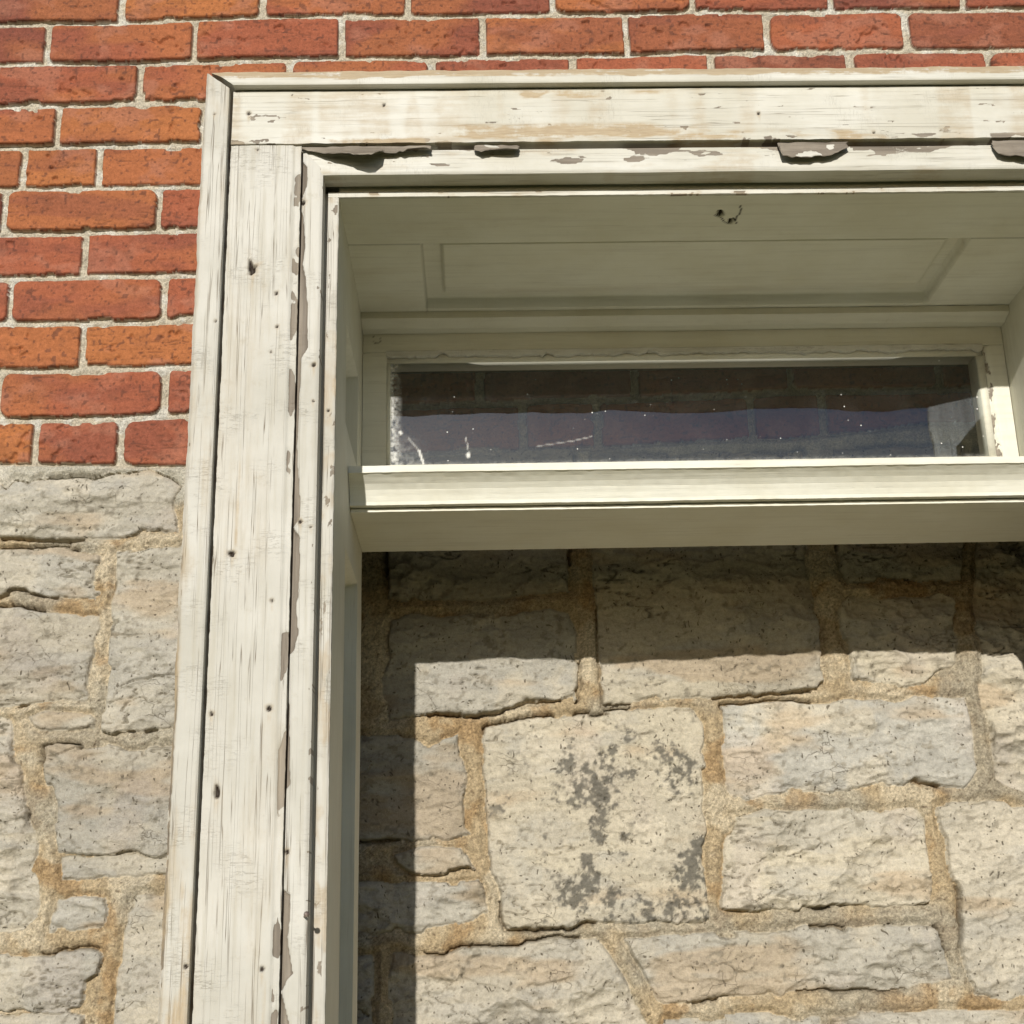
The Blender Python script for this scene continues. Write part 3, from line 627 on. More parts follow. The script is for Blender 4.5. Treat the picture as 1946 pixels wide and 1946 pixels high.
add_sheet(*sheet(FX0, FX1, FZ0, FZ1, ST))
add_sheet(*sheet(-2.6, 2.8, -1.36, 2.6, .011), cut=(FX0 + .012, FX1 - .012, FZ0 + .012, FZ1 - .012), sink=.002)

wall = thing('building_wall', 'old wall of orange red brick courses above rough grey limestone blocks with tan mortar', 'wall', .1, 1.5, -ZE)
for c, nm, mt in ((0, 'mortar', M_mortar), (1, 'brickwork', M_brick), (2, 'stonework', M_stone)):
    P = []; F = []; C3 = []; n0 = 0
    for (p, f, cc) in parts[c]:
        P.append(p); F.append(f + n0); C3.append(cc); n0 += len(p)
    P = np.vstack(P); F = np.vstack(F); C3 = np.vstack(C3)
    if c == 0:   # the body of the wall behind the joints
        b = len(P)
        bx_ = [(-2.6, 1.53, -1.36), (2.8, 1.53, -1.36), (2.8, 1.53, 2.6), (-2.6, 1.53, 2.6), (-2.6, 1.85, -1.36), (2.8, 1.85, -1.36), (2.8, 1.85, 2.6), (-2.6, 1.85, 2.6)]
        P = np.vstack([P, bx_]); C3 = np.vstack([C3, np.tile([.3, .25, .18], (8, 1))])
        F = np.vstack([F, np.array([(0, 1, 2, 3), (5, 4, 7, 6), (4, 0, 3, 7), (1, 5, 6, 2), (3, 2, 6, 7)]) + b])
    mesh_obj(nm, P, F, mt, wall, True, col=C3)

# ------------------------------------------------------------------ door frame standing proud of the wall
frame = thing('door_frame', 'weathered white wooden door surround with panelled head and peeling paint, standing out from the wall', 'door frame', .222, 1.2, -ZE)
XL, XR = -.1166, .5633
ZB = -1.36                     # the jambs run down to the ground
CF, CB, CJ = 1.0557, 1.047, 1.0777
X_AX, Y_AX, Z_AX = (1, 0, 0), (0, 1, 0), (0, 0, 1)
def dents(u, v, spots, u0, v0):
    """nail holes: spots are (X, Z, radius)"""
    h = np.zeros(u.shape); hole = np.zeros(u.shape); rustm = np.zeros(u.shape)
    for (x, z, r) in spots:
        uu = u + u0 - x; vv = v + v0 - z
        a = np.arctan2(vv, uu)
        bigh = r > .0027
        d = np.hypot(uu * (1.25 if bigh else 1), vv * (.6 if bigh else .9)) * (1 + (1.0 if bigh else .5) * (vnoise(np.cos(a) * 2.2 + x * 99, np.sin(a) * 2.2 + z * 77, 5) - .5))
        run = ss(r * 1.1, r * .2, np.abs(uu + (vnoise(vv * 150, vv * 0, 8) - .5) * .001)) * ss(-r * 9, -r * 2, vv) * ss(r * .3, -r * .5, vv) * .8
        rustm = np.maximum(rustm, run)
        h -= ss(r * 1.2, r * .5, d) * r * 1.6
        hole = np.maximum(hole, ss(r * 1.1, r * .75, d))  # dark raw hole, with the shade of its depth put into the colour
        rustm = np.maximum(rustm, ss(r * 2.6, r * 1.2, d) * .5)
    return h, hole, rustm
def grain_h(u, v, along_v, seed):
    a, b = (u, v) if along_v else (v, u)
    return (fbm(a * 330, b * 14, seed, 4) - .5) * .0007 + (fbm(a * 30, b * 5, seed + 2, 3) - .5) * .0016

NAILS_SIDE = [(-0.1635, 0.5014, 0.0013), (-0.1681, 0.4785, 0.001), (-0.194, 0.3051, 0.0024), (-0.1609, 0.2664, 0.0013), (-0.2043, 0.178, 0.0016), (-0.1608, 0.1816, 0.002), (-0.1979, 0.1201, 0.0028), (-0.16, -0.0079, 0.0017), (-0.1853, 0.6712, 0.0011), (-0.1868, 0.5555, 0.0034), (-0.1653, 0.5325, 0.0014)]
NAILS_BAND = [(-0.2059, 0.5297, 0.0012), (-0.2132, 0.5037, 0.0013), (-0.2226, 0.7023, 0.001), (-0.2132, -0.0048, 0.0016)]
NAILS_BEAD = [(-0.1328, 0.4671, 0.0018), (-0.1324, 0.4347, 0.0009), (-0.1448, 0.6194, 0.0022), (-0.1407, 0.3313, 0.0016), (-0.1322, 0.3268, 0.001), (-0.1444, 0.0743, 0.0018)]
NAILS_HEAD = [(-0.1943, 0.7073, 0.0016), (-0.0758, 0.7153, 0.0014), (0.2558, 0.703, 0.0013), (0.3564, 0.6827, 0.0012), (-0.0906, 0.6755, 0.001), (0.2271, 0.6722, 0.0011), (-0.1565, 0.7258, 0.0006)]
NAILS_EDGE = [(-0.1222, 0.4346, 0.0013)]
PEEL_EDGE = [(-0.0455, -0.1401), (-0.0237, -0.1467), (-0.0148, -0.142), (-0.0113, -0.1379), (-0.0004, -0.1405), (0.0142, -0.1428), (0.0252, -0.1415), (0.0438, -0.1416), (0.0476, -0.1471), (0.0816, -0.1473), (0.1202, -0.1471), (0.124, -0.1433), (0.1397, -0.1445), (0.1676, -0.1452), (0.2, -0.1473), (0.2226, -0.1479), (0.2267, -0.1431), (0.2391, -0.1402), (0.2496, -0.1408), (0.2623, -0.1424), (0.2836, -0.1404), (0.3182, -0.1412), (0.327, -0.1464), (0.3335, -0.1416), (0.3445, -0.141), (0.3713, -0.1433), (0.394, -0.1452), (0.4169, -0.1444), (0.4354, -0.1444), (0.4541, -0.1436), (0.473, -0.1436), (0.4824, -0.1382), (0.492, -0.1388), (0.5113, -0.1388), (0.5307, -0.1401), (0.5455, -0.1413), (0.5604, -0.1443), (0.5753, -0.1429), (0.5904, -0.1432), (0.6082, -0.145), (0.6159, -0.1492), (0.6225, -0.1467), (0.6363, -0.142), (0.6556, -0.1424), (0.6624, -0.1494)]
STREAKS = [(-0.1911, 0.306, 0.3902, 0.0016), (-0.1861, 0.5362, 0.5555, 0.002), (-0.1583, -0.0606, -0.0079, 0.001)]
SOFFIT_HOLES = [(0.2271, 1.1132, 0.0034), (0.2389, 1.1258, 0.0034)]
SCRATCH = [(0.2304, 1.1238, 0.788, 0.0124), (0.2434, 1.1156, -1.52, 0.017)]
FLAKES = [([(-0.1472, 0.6689, 0.05), (-0.1373, 0.6664, 0.1), (-0.1226, 0.6619, 0.35), (-0.1028, 0.6577, 0.7), (-0.0951, 0.6542, 0.9), (-0.089, 0.6529, 1), (-0.0823, 0.6553, 0.95), (-0.0767, 0.6588, 0.8), (-0.0762, 0.6635, 0.25), (-0.0698, 0.6632, 0.2), (-0.0637, 0.6642, 0.2), (-0.053, 0.6653, 0.35), (-0.0409, 0.6659, 0.4), (-0.0341, 0.667, 0.3)], 0.017, 3), ([(0.0036, 0.6678, 0.3), (0.0083, 0.6622, 0.6), (0.0169, 0.666, 0.6), (0.0311, 0.6651, 0.8), (0.0406, 0.665, 0.8), (0.0427, 0.669, 0.3)], 0.008, 9), ([(0.2704, 0.6678, 0.3), (0.2722, 0.6563, 0.8), (0.2878, 0.6539, 0.9), (0.3064, 0.6556, 0.9), (0.3219, 0.6587, 0.8), (0.3319, 0.6672, 0.3)], 0.006, 15), ([(0.4602, 0.6649, 0.3), (0.4633, 0.6566, 0.7), (0.4847, 0.6532, 0.9), (0.5072, 0.6562, 0.7), (0.5164, 0.6647, 0.2)], 0.006, 21)]
GLASS_MARKS = [(-0.0579, 0.4939, -0.0534, 0.4796, 0.0011, 0.9), (-0.0688, 0.5077, -0.0579, 0.4939, 0.0009, 0.35), (-0.0097, 0.5077, -0.0068, 0.4921, 0.0006, 0.4), (0.0637, 0.4968, 0.1005, 0.5021, 0.0006, 0.25), (0.1005, 0.5021, 0.1209, 0.5067, 0.0006, 0.3), (-0.0074, 0.4892, -0.0073, 0.4872, 0.0018, 0.9), (-0.0774, 0.5146, -0.0767, 0.5131, 0.0016, 0.9)]
RING = (-0.1025, 0.6181)
NAIL = (-0.1289, 0.0279)

def side_casing(x_in, x_bead, x_lip, x_gr, x_out, sgn, real):
    """board with backband and bead; sgn +1 left of the opening, -1 right"""
    U = (sgn, 0, 0)
    zlow = -.40
    # flat board
    a = Acc()
    x0, x1 = x_gr + sgn * .0022, x_lip
    Wd = abs(x1 - x0)
    def fn(u, v):
        Xw = x0 + sgn * u; Zw = v + zlow
        h = grain_h(u, v, True, 2); hole = 0 * u; peel = 0 * u; st = 0 * u
        if real:
            dh, hole, rs = dents(u, v, NAILS_SIDE, x0, zlow); h = h + dh; st = rs
            for (zx, z0, z1, wd) in STREAKS:
                st = np.maximum(st, .8 * ss(wd, wd * .3, np.abs(Xw - zx - (Zw - z0) * .015)) * ss(z0, z0 + .01, Zw) * ss(z1, z1 - .02, Zw))
        # worn arris toward the bead
        e = Wd - u
        wn = fbm(v * 30, u * 60, 6, 4)
        lipz = ss(.0062, .0055, e)
        h = h - lipz * (.0012 + ss(.52, .60, wn) * .0008)
        peel = np.maximum(peel, lipz * ss(.53, .62, wn) * .8)
        h = h - ss(.0063, .0059, e) * ss(.0052, .0056, e) * .0012
        peel = np.maximum(peel, ss(.0012, .0, u) * ss(.5, .6, fbm(v * 60, u * 0, 8, 3)) * .6)
        st = np.maximum(st, ss(.52, .70, fbm(u * 30, v * 7, 10, 4)) * .16)
        du = -sgn * 0 + (fbm(v * 160, u * 0, 12, 3) - .5) * .0008 * (ss(.002, .0, u) + ss(.002, 0, e))
        return h, peel, hole, st, du, 0 * u
    top = .6752
    relief(a, (x0, CF, zlow), U, Z_AX, (0, -1, 0), Wd, top - zlow, .0012, fn, .018)
    a.box(min(x0, x1), max(x0, x1), CF + .0003, CF + .018, ZB, zlow - .0005)
    board = a.build('side_casing', P_side, frame, True)
    # backband, proud of the board
    a = Acc()
    bx0 = x_out; Wb = abs(x_gr - x_out)
    def fb(u, v):
        Zw = v + zlow
        h = grain_h(u, v, True, 14) - ss(.003, .0, u) * .0025 - ss(.0015, 0, Wb - u) * .0008
        rag = (fbm(v * 34, u * 0, 15, 5, .65) - .5)
        du = ss(.006, .0, u) * (rag * .0034 + .0006)
        low = ss(.45, -.05, Zw)
        n = fbm(v * 26, u * 90, 17, 5, .6)
        peel = ss(.0050, .0, u) * ss(.62 - .18 * low, .70 - .18 * low, n) + ss(.004, .001, u) * .25 * low
        st = ss(.50, .66, fbm(u * 50, v * 11, 19, 4)) * (.30 + .65 * low) + ss(.006, .001, u) * (.2 + .5 * low)
        dh, hole, rs = dents(u, v, NAILS_BAND if real else [], bx0, zlow)
        h = h + dh - peel * .001
        # mitre at the head
        dv = (v / (v.max())) ** 60 * (u / Wb) * -.0165
        return h, peel, hole, np.maximum(st, rs), du, dv
    relief(a, (bx0, CB, zlow), U, Z_AX, (0, -1, 0), Wb, .7445 - zlow, .0012, fb, .026)
    xa, xb = sorted((x_out + sgn * .0006, x_gr))
    a.box(xa, xb, CB + .0003, CB + .026, ZB, zlow - .0005)
    a.build('backband', P_side, board, True)
    # bead next to the opening
    a = Acc()
    b0 = x_lip + sgn * .0015; Wd2 = abs(x_in - b0)
    px = np.array(PEEL_EDGE) if real else None
    def fd(u, v):
        Xw = b0 + sgn * u; Zw = v + zlow
        h = grain_h(u, v, True, 21) * .8 - ss(.0035, .0, u) * .0012 - ss(.0025, 0, Wd2 - u) * .0012
        peel = 0 * u
        if real:
            ed = np.interp(Zw, px[:, 0], px[:, 1]) + (fbm(v * 120, u * 120, 23, 3) - .5) * .0014
            peel = ss(.0007, -.0003, Xw - ed)
        spk = ss(.70, .78, fbm(v * 160, u * 260, 25, 3)) * ss(Wd2 - .006, Wd2 - .001, u) * .8
        h = h - peel * .0016
        dh, hole, rs = dents(u, v, NAILS_BEAD if real else [], b0, zlow)
        return h + dh, np.maximum(peel * 1.2, spk), hole, rs, 0 * u, (v / v.max()) ** 60 * (u / Wd2) * -.0205
    relief(a, (b0, CF + .001, zlow), U, Z_AX, (0, -1, 0), Wd2, .6712 - zlow, .0011, fd, .019)
    xa, xb = sorted((b0, x_in)); a.box(xa, xb, CF + .0015, CF + .020, ZB, zlow - .0005)
    a.build('bead_moulding', P_side, board, True)
    return board
side_casing(-.1283, -.1465, -.1475, -.2108, -.2325, 1, True)
side_casing(XR + .0117, XR + .0299, XR + .0309, XR + .0942, XR + .1159, -1, False)

# ---- head casing
XA, XZ = -.2085, XR + .0920
a = Acc()
def fh(u, v):
    Xw = XA + u; Zw = .6757 + v
    h = grain_h(u, v, False, 31); st = 0 * u; peel = 0 * u
    dh, hole, rs = dents(u, v, NAILS_HEAD, XA, .6757)
    n = fbm(u * 24, v * 70, 33, 5, .6)
    def band(x0, x1, z0, z1, k=.012):
        return ss(x0, x0 + .03, Xw) * ss(x1, x1 - .03, Xw) * ss(z0, z0 + .004, Zw) * ss(z1, z1 - .004, Zw)
    st = band(-.03, .22, .6790, .6965) * ss(.38, .55, n) + band(.0, .13, .718, .7305) * ss(.40, .55, n) + band(.13, .19, .722, .7305) * .9
    st += band(-.02, .45, .6765, .6880) * ss(.46, .6, n) * .8
    st = np.maximum(st, .34 * ss(.50, .66, fbm(u * 34, v * 5, 37, 3)))
    h = h - st * .0005
    peel = ss(.735, .78, fbm(u * 60, v * 200, 35, 4)) * .6
    lip = ss(.0054, .0046, v)
    h = h + lip * .0010
    n2 = fbm(u * 45, v * 90, 39, 4)
    peel = np.maximum(peel, lip * ss(.56, .66, n2) * .7)
    st = np.maximum(st, lip * ss(.55, .66, fbm(u * 16, v * 40, 41, 3)))
    return h + dh, peel, hole, np.clip(np.maximum(st * 1.5, rs), 0, 1.8), 0 * u, (fbm(u * 90, v * 0, 43, 3) - .5) * .0012 * ss(.004, 0, v)
relief(a, (XA, CF - .0006, .6757), X_AX, Z_AX, (0, -1, 0), XZ - XA, .7296 - .6757, .0012, fh, .020)
head = a.build('head_casing', P_head, frame, True)
a = Acc()      # head backband with its weathered bare top edge
def fhb(u, v):
    Xw = -.2300 + u
    n = fbm(u * 30, v * 90, 45, 5, .6)
    h = grain_h(u, v, False, 47) - ss(.007, .016, v) * .004 - ss(.0012, 0, v) * .0006
    st = ss(.0062, .0078, v + (n - .5) * .007) * 2.4
    peel = ss(.0075, .010, v + (n - .5) * .006) * ss(.55, .62, fbm(u * 20, v * 60, 49, 4)) * .55 * ss(.25, -.15, Xw)
    k = u.max() - u
    du = ((v / v.max())) * 0 + np.where(u < .03, (1 - u / .03) * (.0225 - .0205 * v / .0155), 0)
    du = du - np.where(k < .03, (1 - k / .03) * (.0205 - .0205 * v / .0155), 0)
    return h, peel, 0 * u, st, du, (fbm(u * 60, v * 0, 51, 4) - .5) * .0022 * ss(.010, .0155, v)
relief(a, (-.2300, CB, .7312), X_AX, Z_AX, (0, -1, 0), XZ + .0215 + .2300, .0155, .0012, fhb, .026)
a.build('backband', P_head, head, True)
a = Acc()      # head bead
def fhd(u, v):
    h = grain_h(u, v, False, 53) - .0012 * (v / .024) - ss(.0025, 0, v) * .0014
    n = fbm(u * 40, v * 150, 55, 4)
    peel = ss(.58, .66, n + ss(.016, .024, v) * .10 - ss(.014, .004, v) * .2) * .62
    st = ss(.5, .65, fbm(u * 18, v * 60, 57, 4)) * .6
    k = u.max() - u
    du = np.where(u < .04, (1 - u / .04) * (.0195 * (1 - v / .0238)), 0) - np.where(k < .04, (1 - k / .04) * (.0195 * (1 - v / .0238)), 0)
    return h, peel, 0 * u, st, du, (fbm(u * 14, v * 0, 59, 3) - .5) * .0010 * ss(.006, 0, v)
relief(a, (-.1478, CF + .001, .6464), X_AX, Z_AX, (0, -1, 0), XR + .0312 + .1478, .0238, .0012, fhd, .0205)
a.build('bead_moulding', P_head, head, True)

# curled paint and wood flakes hanging from the lip of the head casing
def flake(outline, curl, seed, z_top=.6725):
    """outline: X, lower Z pairs; the flake runs from the lip down to it and curls outward"""
    o = np.array(outline); xs = np.arange(o[0, 0], o[-1, 0], .0012)
    zl = np.interp(xs, o[:, 0], o[:, 1]) + (vnoise(xs * 260, xs * 0, seed) - .5) * .0018
    nt_ = 9; t = np.linspace(0, 1, nt_)
    cz = np.interp(xs, o[:, 0], o[:, 2])
    P = np.zeros((len(xs), nt_, 3)); 
    P[..., 0] = xs[:, None] + (vnoise(xs[:, None] * 90 + t * 4, t[None] * 6 + 0 * xs[:, None], seed + 1) - .5) * .002
    P[..., 2] = z_top + (zl[:, None] - z_top) * t
    P[..., 1] = CF - .0012 - curl * cz[:, None] * t ** 1.5 - (vnoise(xs[:, None] * 150, t[None] * 5 + 0 * xs[:, None], seed + 2) - .5) * .0016
    th = .0009; Q = P.copy(); Q[..., 1] += th; Q[..., 2] += th * .4
    nu, nv = P.shape[:2]; F1 = grid_faces(nu, nv); F2 = grid_faces(nu, nv, True) + nu * nv
    idx = np.arange(nu * nv).reshape(nu, nv); ring = np.concatenate([idx[:, 0], idx[-1, 1:], idx[-2::-1, -1], idx[0, -2:0:-1]])
    a1 = ring; b1 = np.roll(ring, -1); Fs = np.stack([a1, a1 + nu * nv, b1 + nu * nv, b1], -1)
    pts = np.vstack([P.reshape(-1, 3), Q.reshape(-1, 3)])
    white = (ss(.74, .79, fbm(pts[:, 0] * 40, pts[:, 2] * 90, seed + 5, 3)))
    A = np.zeros((len(pts), 3), np.float32); A[:, 0] = 1.0 - white * 1.0
    A[len(P.reshape(-1, 3)):, 0] = 0.8
    a = Acc(); a.add(pts, np.vstack([F1, F2, Fs]), A)
    return a.build('paint_flake', P_head, head, True)
for fo in FLAKES: flake(*fo)

# ---- jambs (main boards with sunk panels), edge strips, backing
def jamb(xf, sgn):
    """xf: face plane, sgn +1 = faces +X (left jamb)"""
    a = Acc(); c0 = 1.0815; zl = -.40; Wd = 1.352 - c0; Hd = .6415 - zl
    def fj(u, v):
        C = c0 + u; Z = v + zl
        def rect(c_a, c_b, z_a, z_b, e=.0006):
            return ss(c_a - e, c_a + e, C) * ss(c_b + e, c_b - e, C) * ss(z_a - e, z_a + e, Z) * ss(z_b + e, z_b - e, Z)
        rec = np.maximum(rect(1.164, 1.2825, .4595, .5520), rect(1.180, 1.302, -1, .3425))
        h = -.0118 * rec + grain_h(u, v, True, 61) * .35
        seam = ss(.0007, 0, np.abs(Z - .585)) * 0
        return h - seam, 0 * u, 0 * u, 0 * u + ss(.62, .75, fbm(u * 30, v * 20, 63, 3)) * .1, 0 * u, 0 * u
    O = (xf, c0, zl)
    if sgn > 0:
        relief(a, O, Y_AX, Z_AX, (sgn, 0, 0), Wd, Hd, .0018, fj, .0205)
        cb = 1.352
    else:       # unseen right jamb, cut back below the bar to let sunlight reach the wall
        zs_ = .3890
        relief(a, (xf, c0, zs_), Y_AX, Z_AX, (sgn, 0, 0), Wd, .6415 - zs_, .0018, lambda u, v: fj(u, v + zs_ - zl), .0205)
        cb = 1.178
        relief(a, O, Y_AX, Z_AX, (sgn, 0, 0), cb - c0, zs_ - zl - .0004, .0018, fj, .0205)
    xa, xb = sorted((xf - sgn * .0205, xf)); a.box(xa, xb, c0, cb, ZB, zl - .0005)
    j = a.build('side_jamb', P_in_v, frame, True)
    a = Acc(); xo = xf - sgn * .0094
    def fe(u, v):
        h = grain_h(u * 2, v, True, 65)
        n = fbm(u * 160, v * 60, 67, 5, .6); Z = v + zl
        peel = ss(.66, .72, n) * .6; st = ss(.50, .62, fbm(u * 80, v * 30, 69, 4)) * .6
        if sgn > 0:
            st = np.maximum(st, 1.0 * ss(.0060, .0068, u + (n - .5) * .003) * ss(.446, .449, Z) * ss(.466, .463, Z))
            dh, hole, rs = dents(u, v, NAILS_EDGE, xo, zl); h = h + dh
        else: hole = 0 * u
        return h - ss(.0012, 0, .0094 - u) * .0008 - ss(.0008, 0, u) * .0006, peel, hole, st, (fbm(v * 120, u * 0, 70, 4) - .5) * .0009 * ss(.004, .009, u), 0 * u
    relief(a, (xo, CJ, zl), (sgn, 0, 0), Z_AX, (0, -1, 0), .0094, .6362 - zl, .0010, fe, .0036)
    xa, xb = sorted((xo, xf)); a.box(xa, xb, CJ + .0002, CJ + .0036, ZB, zl - .0005)
    a.build('edge_strip', P_side, j, True)
jamb(XL, 1); jamb(XR, -1)

# ---- panelled soffit (underside of the head jamb)
a = Acc(); c0 = 1.0815
def fs(u, v):
    X = XL + u; C = c0 + v
    def rect(x0, x1, ca, cb, e=.0006):
        return ss(x0 - e, x0 + e, X) * ss(x1 + e, x1 - e, X) * ss(ca - e, ca + e, C) * ss(cb + e, cb - e, C)
    rec = rect(-.048, .4735, 1.1645, 1.2995)
    fld = ss(-.0292, -.0282, X) * ss(.4620, .4540, X) * ss(1.1740, 1.1752, C) * ss(1.292, 1.264, C)
    h = -.0115 * rec + .0058 * fld * rec
    seam = ss(.0006, .0, np.abs(C - 1.1645)) * (1 - rect(-.048, .4735, 1.0, 1.3)) + ss(.0006, .0, np.abs(X + .048)) * ss(1.1645, 1.166, C)
    hole = np.clip(seam, 0, 1) * .75
    h = h - seam * .0010 + grain_h(u, v, False, 71) * .4
    dh, hl, rs = dents(u, v, SOFFIT_HOLES, XL, c0)
    for (x, c, ang, ln) in SCRATCH:
        dx = X - x; dc = C - c; s_ = dx * math.cos(ang) + dc * math.sin(ang); t_ = -dx * math.sin(ang) + dc * math.cos(ang)
        hole = np.maximum(hole, ss(.0010, .0005, np.abs(t_ - .0012 * np.sin(s_ * 300))) * (np.abs(s_) < ln))
    return h + dh, 0 * u, np.maximum(hole, hl), ss(.55, .72, fbm(u * 9, v * 40, 73, 4)) * .12, 0 * u, 0 * u
relief(a, (XL, c0, .6364), X_AX, Y_AX, (0, 0, -1), XR - XL, 1.352 - c0, .0016, fs, .014)
sof = a.build('head_jamb', P_in_h, frame, True)
a = Acc()
def fe2(u, v):
    n = fbm(u * 60, v * 200, 75, 4)
    return grain_h(u, v * 2, False, 77) * .7, ss(.66, .72, n) * .8, 0 * u, ss(.55, .66, n) * .5, 0 * u, (fbm(u * 110, v * 0, 79, 4) - .5) * .0008 * ss(.002, 0, v)
relief(a, (XL - .0092, CJ, .6363), X_AX, Z_AX, (0, -1, 0), XR - XL + .0184, .0046, .0010, fe2, .0036)
a.build('edge_strip', P_head, sof, True)

# ---- rough box behind the casing that carries the frame to the wall
for xa, xb in ((-.2060, -.1385), (XR + .0990, XR + .1120)):
    a = Acc(); a.box(xa, xb, 1.0745, 1.489, ZB, .6700); a.build('side_return', P_dark, frame)
a = Acc(); a.box(-.2060, XR + .0894, 1.0745, 1.489, .6705, .7330); a.build('top_return', P_dark, frame)
a = Acc()
a.box(-.1380, -.1375 + .0004, 1.0905, 1.352, ZB, .6700); a.box(XR + .0214, XR + .0219, 1.0905, 1.352, .3890, .6700)
a.box(-.1375, XR + .0210, 1.0860, 1.352, .6510, .6700)
a.build('jamb_packing', P_in_h, frame)
# closing boards between the back of the jambs and the wall
a = Acc(); a.box(-.1380, XR + .0988, 1.353, 1.489, .6450, .6700); a.build('back_board', P_dark, frame)

# ---- cornice under the soffit
a = Acc()
cor = [(1.3077, .6361), (1.3077, .6290), (1.3090, .6283), (1.3160, .6262), (1.3210, .6243), (1.3222, .6238), (1.3345, .6238), (1.3345, .6361)]
extrude(a, cor, XL + .0004, XR - .0004, .003, .00035, 81)
a.build('cornice_moulding', P_in_h, frame, True)

# ---- transom window
a = Acc()
GZ0, GZ1 = .4775, .5925
CR = 1.335
def fr_(u, v):
    h = grain_h(u, v, False, 83) * .5
    d = np.hypot(u + XL - RING[0], v + .6030 - RING[1])
    ring = ss(.0006, .0, np.abs(d - .0044))
    bot = (fbm(u * 120, v * 0, 85, 3) - .5)
    return h - ring * .0006, 0 * u, ring * .75, 0 * u, 0 * u, 0 * u
relief(a, (XL + .0004, CR, .6030), X_AX, Z_AX, (0, -1, 0), XR - XL - .0008, .6358 - .6030, .0018, fr_, .030)
def fl_(u, v):
    return grain_h(u, v, True, 87) * .5, 0 * u, 0 * u, 0 * u, 0 * u, 0 * u
relief(a, (XL + .0004, CR + .0003, .4205), X_AX, Z_AX, (0, -1, 0), .0246, .6026 - .4205, .0018, fl_, .030)
def fr2(u, v):
    n = fbm(v * 60, u * 0, 89, 4)
    e = ss(.0065, .0055, u)
    h = grain_h(u, v, True, 91) * .6 - e * (.0005 + ss(.0056, .0, u) * .0020)
    pl = e * ss(.48, .58, fbm(v * 70, u * 300, 93, 4))
    gap = ss(.0012, .0002, u)
    return h - pl * .0007, pl * .55, gap * .8 + 0 * u, 0 * u, (n - .5) * .0012 * ss(.002, 0, u), 0 * u
relief(a, (.5400, CR + .0003, .4205), X_AX, Z_AX, (0, -1, 0), XR - .0006 - .5400, .6026 - .4205, .0014, fr2, .030)
a.box(XL + .025, .5399, CR + .0006, CR + .030, .4205, GZ0)          # bottom rail behind the bar
# rebate carrying the glass
a.box(-.0916, .5399, 1.3384, 1.360, GZ1 - .0010, .6029)
a.box(-.0916, -.0876, 1.3380, 1.360, GZ0, GZ1 - .0011)
# sloping right rebate
n0 = [(.5318, 1.3392, GZ0), (.5399, 1.3366, GZ0), (.5399, 1.360, GZ0), (.5318, 1.360, GZ0)]
n1 = [(x, c, GZ1 - .0011) for x, c, z in n0]
a.add(n0 + n1, [(0, 1, 5, 4), (1, 2, 6, 5), (2, 3, 7, 6), (3, 0, 4, 7), (0, 3, 2, 1), (4, 5, 6, 7)])
sash = a.build('transom_sash', P_in_h, frame, True)
# crumbling putty along the top
a = Acc(); xs = np.arange(-.0916, .5400, .0009); m_ = 6
rag = .0060 + (fbm(xs * 75, xs * 0, 95, 4, .7) - .5) * .0085 - ss(.60, .68, fbm(xs * 26, xs * 0, 97, 2)) * .0025
rag = np.clip(rag, .0016, .0090)
tt = np.linspace(0, 1, m_)
P = np.zeros((len(xs), m_ * 2, 3))
for j, t in enumerate(tt):
    P[:, j, 0] = xs; P[:, j, 2] = .6034 - rag * t; P[:, j, 1] = 1.3318 + .0012 * t + (fbm(xs * 200, xs * 0 + j * 3, 99, 3) - .5) * .0012
    P[:, 2 * m_ - 1 - j, 0] = xs; P[:, 2 * m_ - 1 - j, 2] = .6034 - rag * t; P[:, 2 * m_ - 1 - j, 1] = 1.3383
nv = 2 * m_; F = grid_faces(len(xs), nv)
i = np.arange(len(xs) - 1) * nv
F = np.vstack([F, np.stack([i + nv - 1, i + 2 * nv - 1, i + nv, i], -1)])
a.add(P.reshape(-1, 3), F)
a.build('putty', P_head, sash, True)
# the pane
nu, nv = 380, 76
u, v = np.meshgrid(np.linspace(-.0900, .5330, nu), np.linspace(GZ0 - .003, GZ1 + .003, nv), indexing='ij')
P = np.stack([u, 1.3387 + 0 * u, v], -1).reshape(-1, 3)
dl = u + .0876; dbt = v - GZ0
dust = ss(.014, .0, dl) * .85 + ss(.0035, .0005, dl) * .9 + ss(.05, .0, dl) * ss(.05, .0, dbt) * .35 + ss(.006, 0, dbt) * .25
scr = np.zeros(u.shape)
for (x0, z0, x1, z1, wd, k) in GLASS_MARKS:
    dx, dz = x1 - x0, z1 - z0; t = np.clip(((u - x0) * dx + (v - z0) * dz) / (dx * dx + dz * dz), 0, 1)
    d = np.hypot(u - x0 - dx * t, v - z0 - dz * t); scr = np.maximum(scr, ss(wd * 1.6, wd * .4, d) * k)
att = np.stack([np.clip(dust, 0, 1), scr, 0 * u], -1).reshape(-1, 3)
a = Acc(); a.add(P, grid_faces(nu, nv), att)
a.build('glass_pane', M_glass, sash, True)

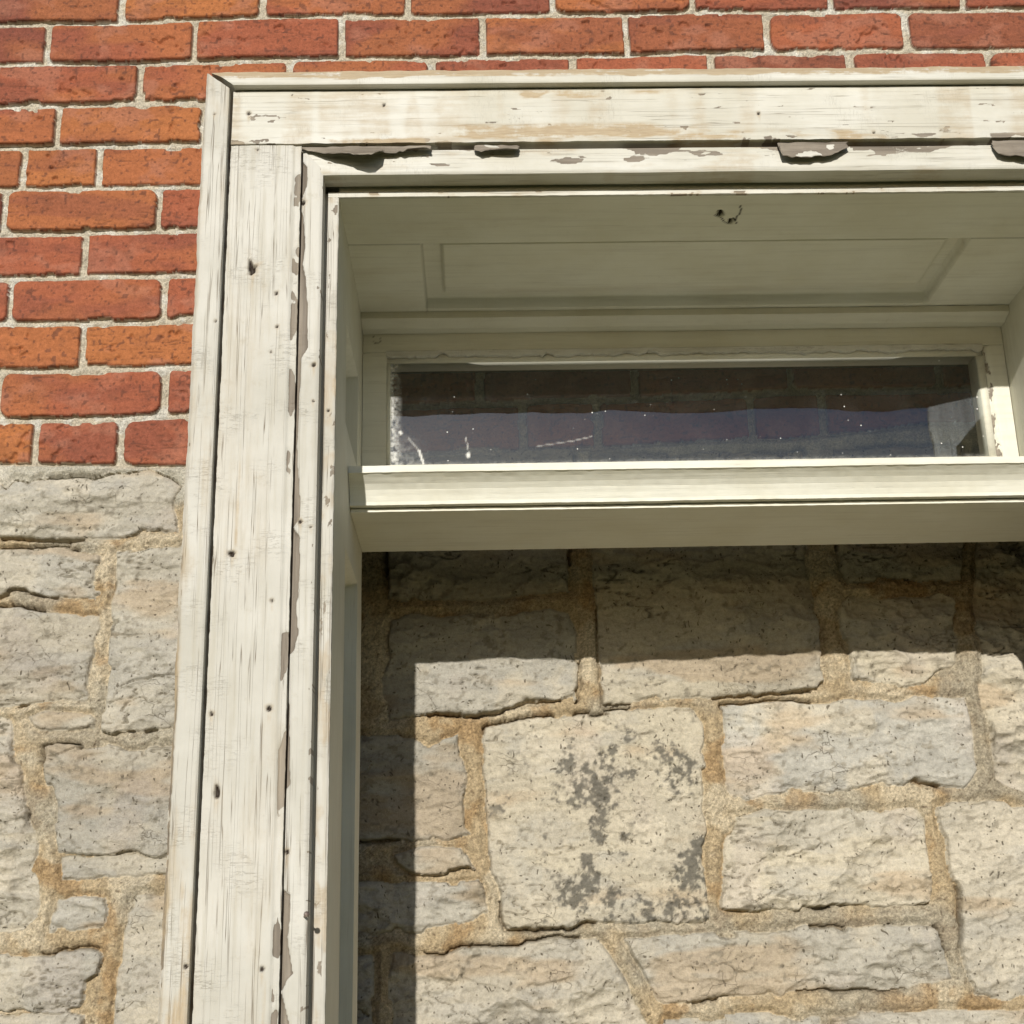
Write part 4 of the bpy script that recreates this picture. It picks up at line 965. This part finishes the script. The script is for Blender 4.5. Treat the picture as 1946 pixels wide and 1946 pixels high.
# ---- transom bar
a = Acc()
bar = [(1.1930, .4262), (1.1930, .4196), (1.1950, .4190), (1.1990, .4165), (1.2040, .4125), (1.2080, .4080), (1.2105, .4030),
       (1.2125, .3980), (1.2130, .3948), (1.2300, .3948), (1.3340, .3948), (1.3340, .4262)]
extrude(a, bar, XL + .0003, XR - .0003, .0016, .0003, 101)
tb = a.build('transom_bar', P_in_h, frame, True)
a = Acc()
extrude(a, [(1.2210, .3936), (1.2210, .3906), (1.352, .3900), (1.352, .3936)], XL + .0003, XR - .0003, .0020, .00025, 103)
a.build('underside_board', P_in_h, tb, True)

# ---- bent nail in the edge of the casing
def tube(pts, r, n=8):
    pts = [np.array(p, float) for p in pts]; V = []; F = []
    for i, p in enumerate(pts):
        d = pts[min(i + 1, len(pts) - 1)] - pts[max(i - 1, 0)]; d /= np.linalg.norm(d)
        s1 = np.cross(d, (0, 0, 1)); s1 /= np.linalg.norm(s1); s2 = np.cross(d, s1)
        rr = r[i] if hasattr(r, '__len__') else r
        for k in range(n):
            a_ = 2 * math.pi * k / n; V.append(p + rr * (math.cos(a_) * s1 + math.sin(a_) * s2))
    for i in range(len(pts) - 1):
        for k in range(n):
            F.append((i * n + k, i * n + (k + 1) % n, (i + 1) * n + (k + 1) % n, (i + 1) * n + k))
    return V, F
mn, ntn, bn = new_mat('rusty steel'); kn = NB(ntn)
kn.l(kn.mix(kn.ramp(kn.noise(300, kn.coord((1, 1, 1))), .4, .6), (.16, .12, .10), (.32, .27, .23)), bn.inputs['Base Color'])
bn.inputs['Roughness'].default_value = .6; bn.inputs['Metallic'].default_value = .5
V, F = tube([(NAIL[0] - .002, CF + .004, NAIL[1]), (NAIL[0], CF - .006, NAIL[1] + .0005), (NAIL[0] + .0015, CF - .012, NAIL[1] + .0012), (NAIL[0] + .0016, CF - .0122, NAIL[1] + .0012), (NAIL[0] + .0018, CF - .0134, NAIL[1] + .0014), (NAIL[0] + .0018, CF - .0135, NAIL[1] + .0014)], [.0009, .0009, .0009, .0022, .0022, .0001])
mesh_obj('nail', V, F, mn, frame, True)
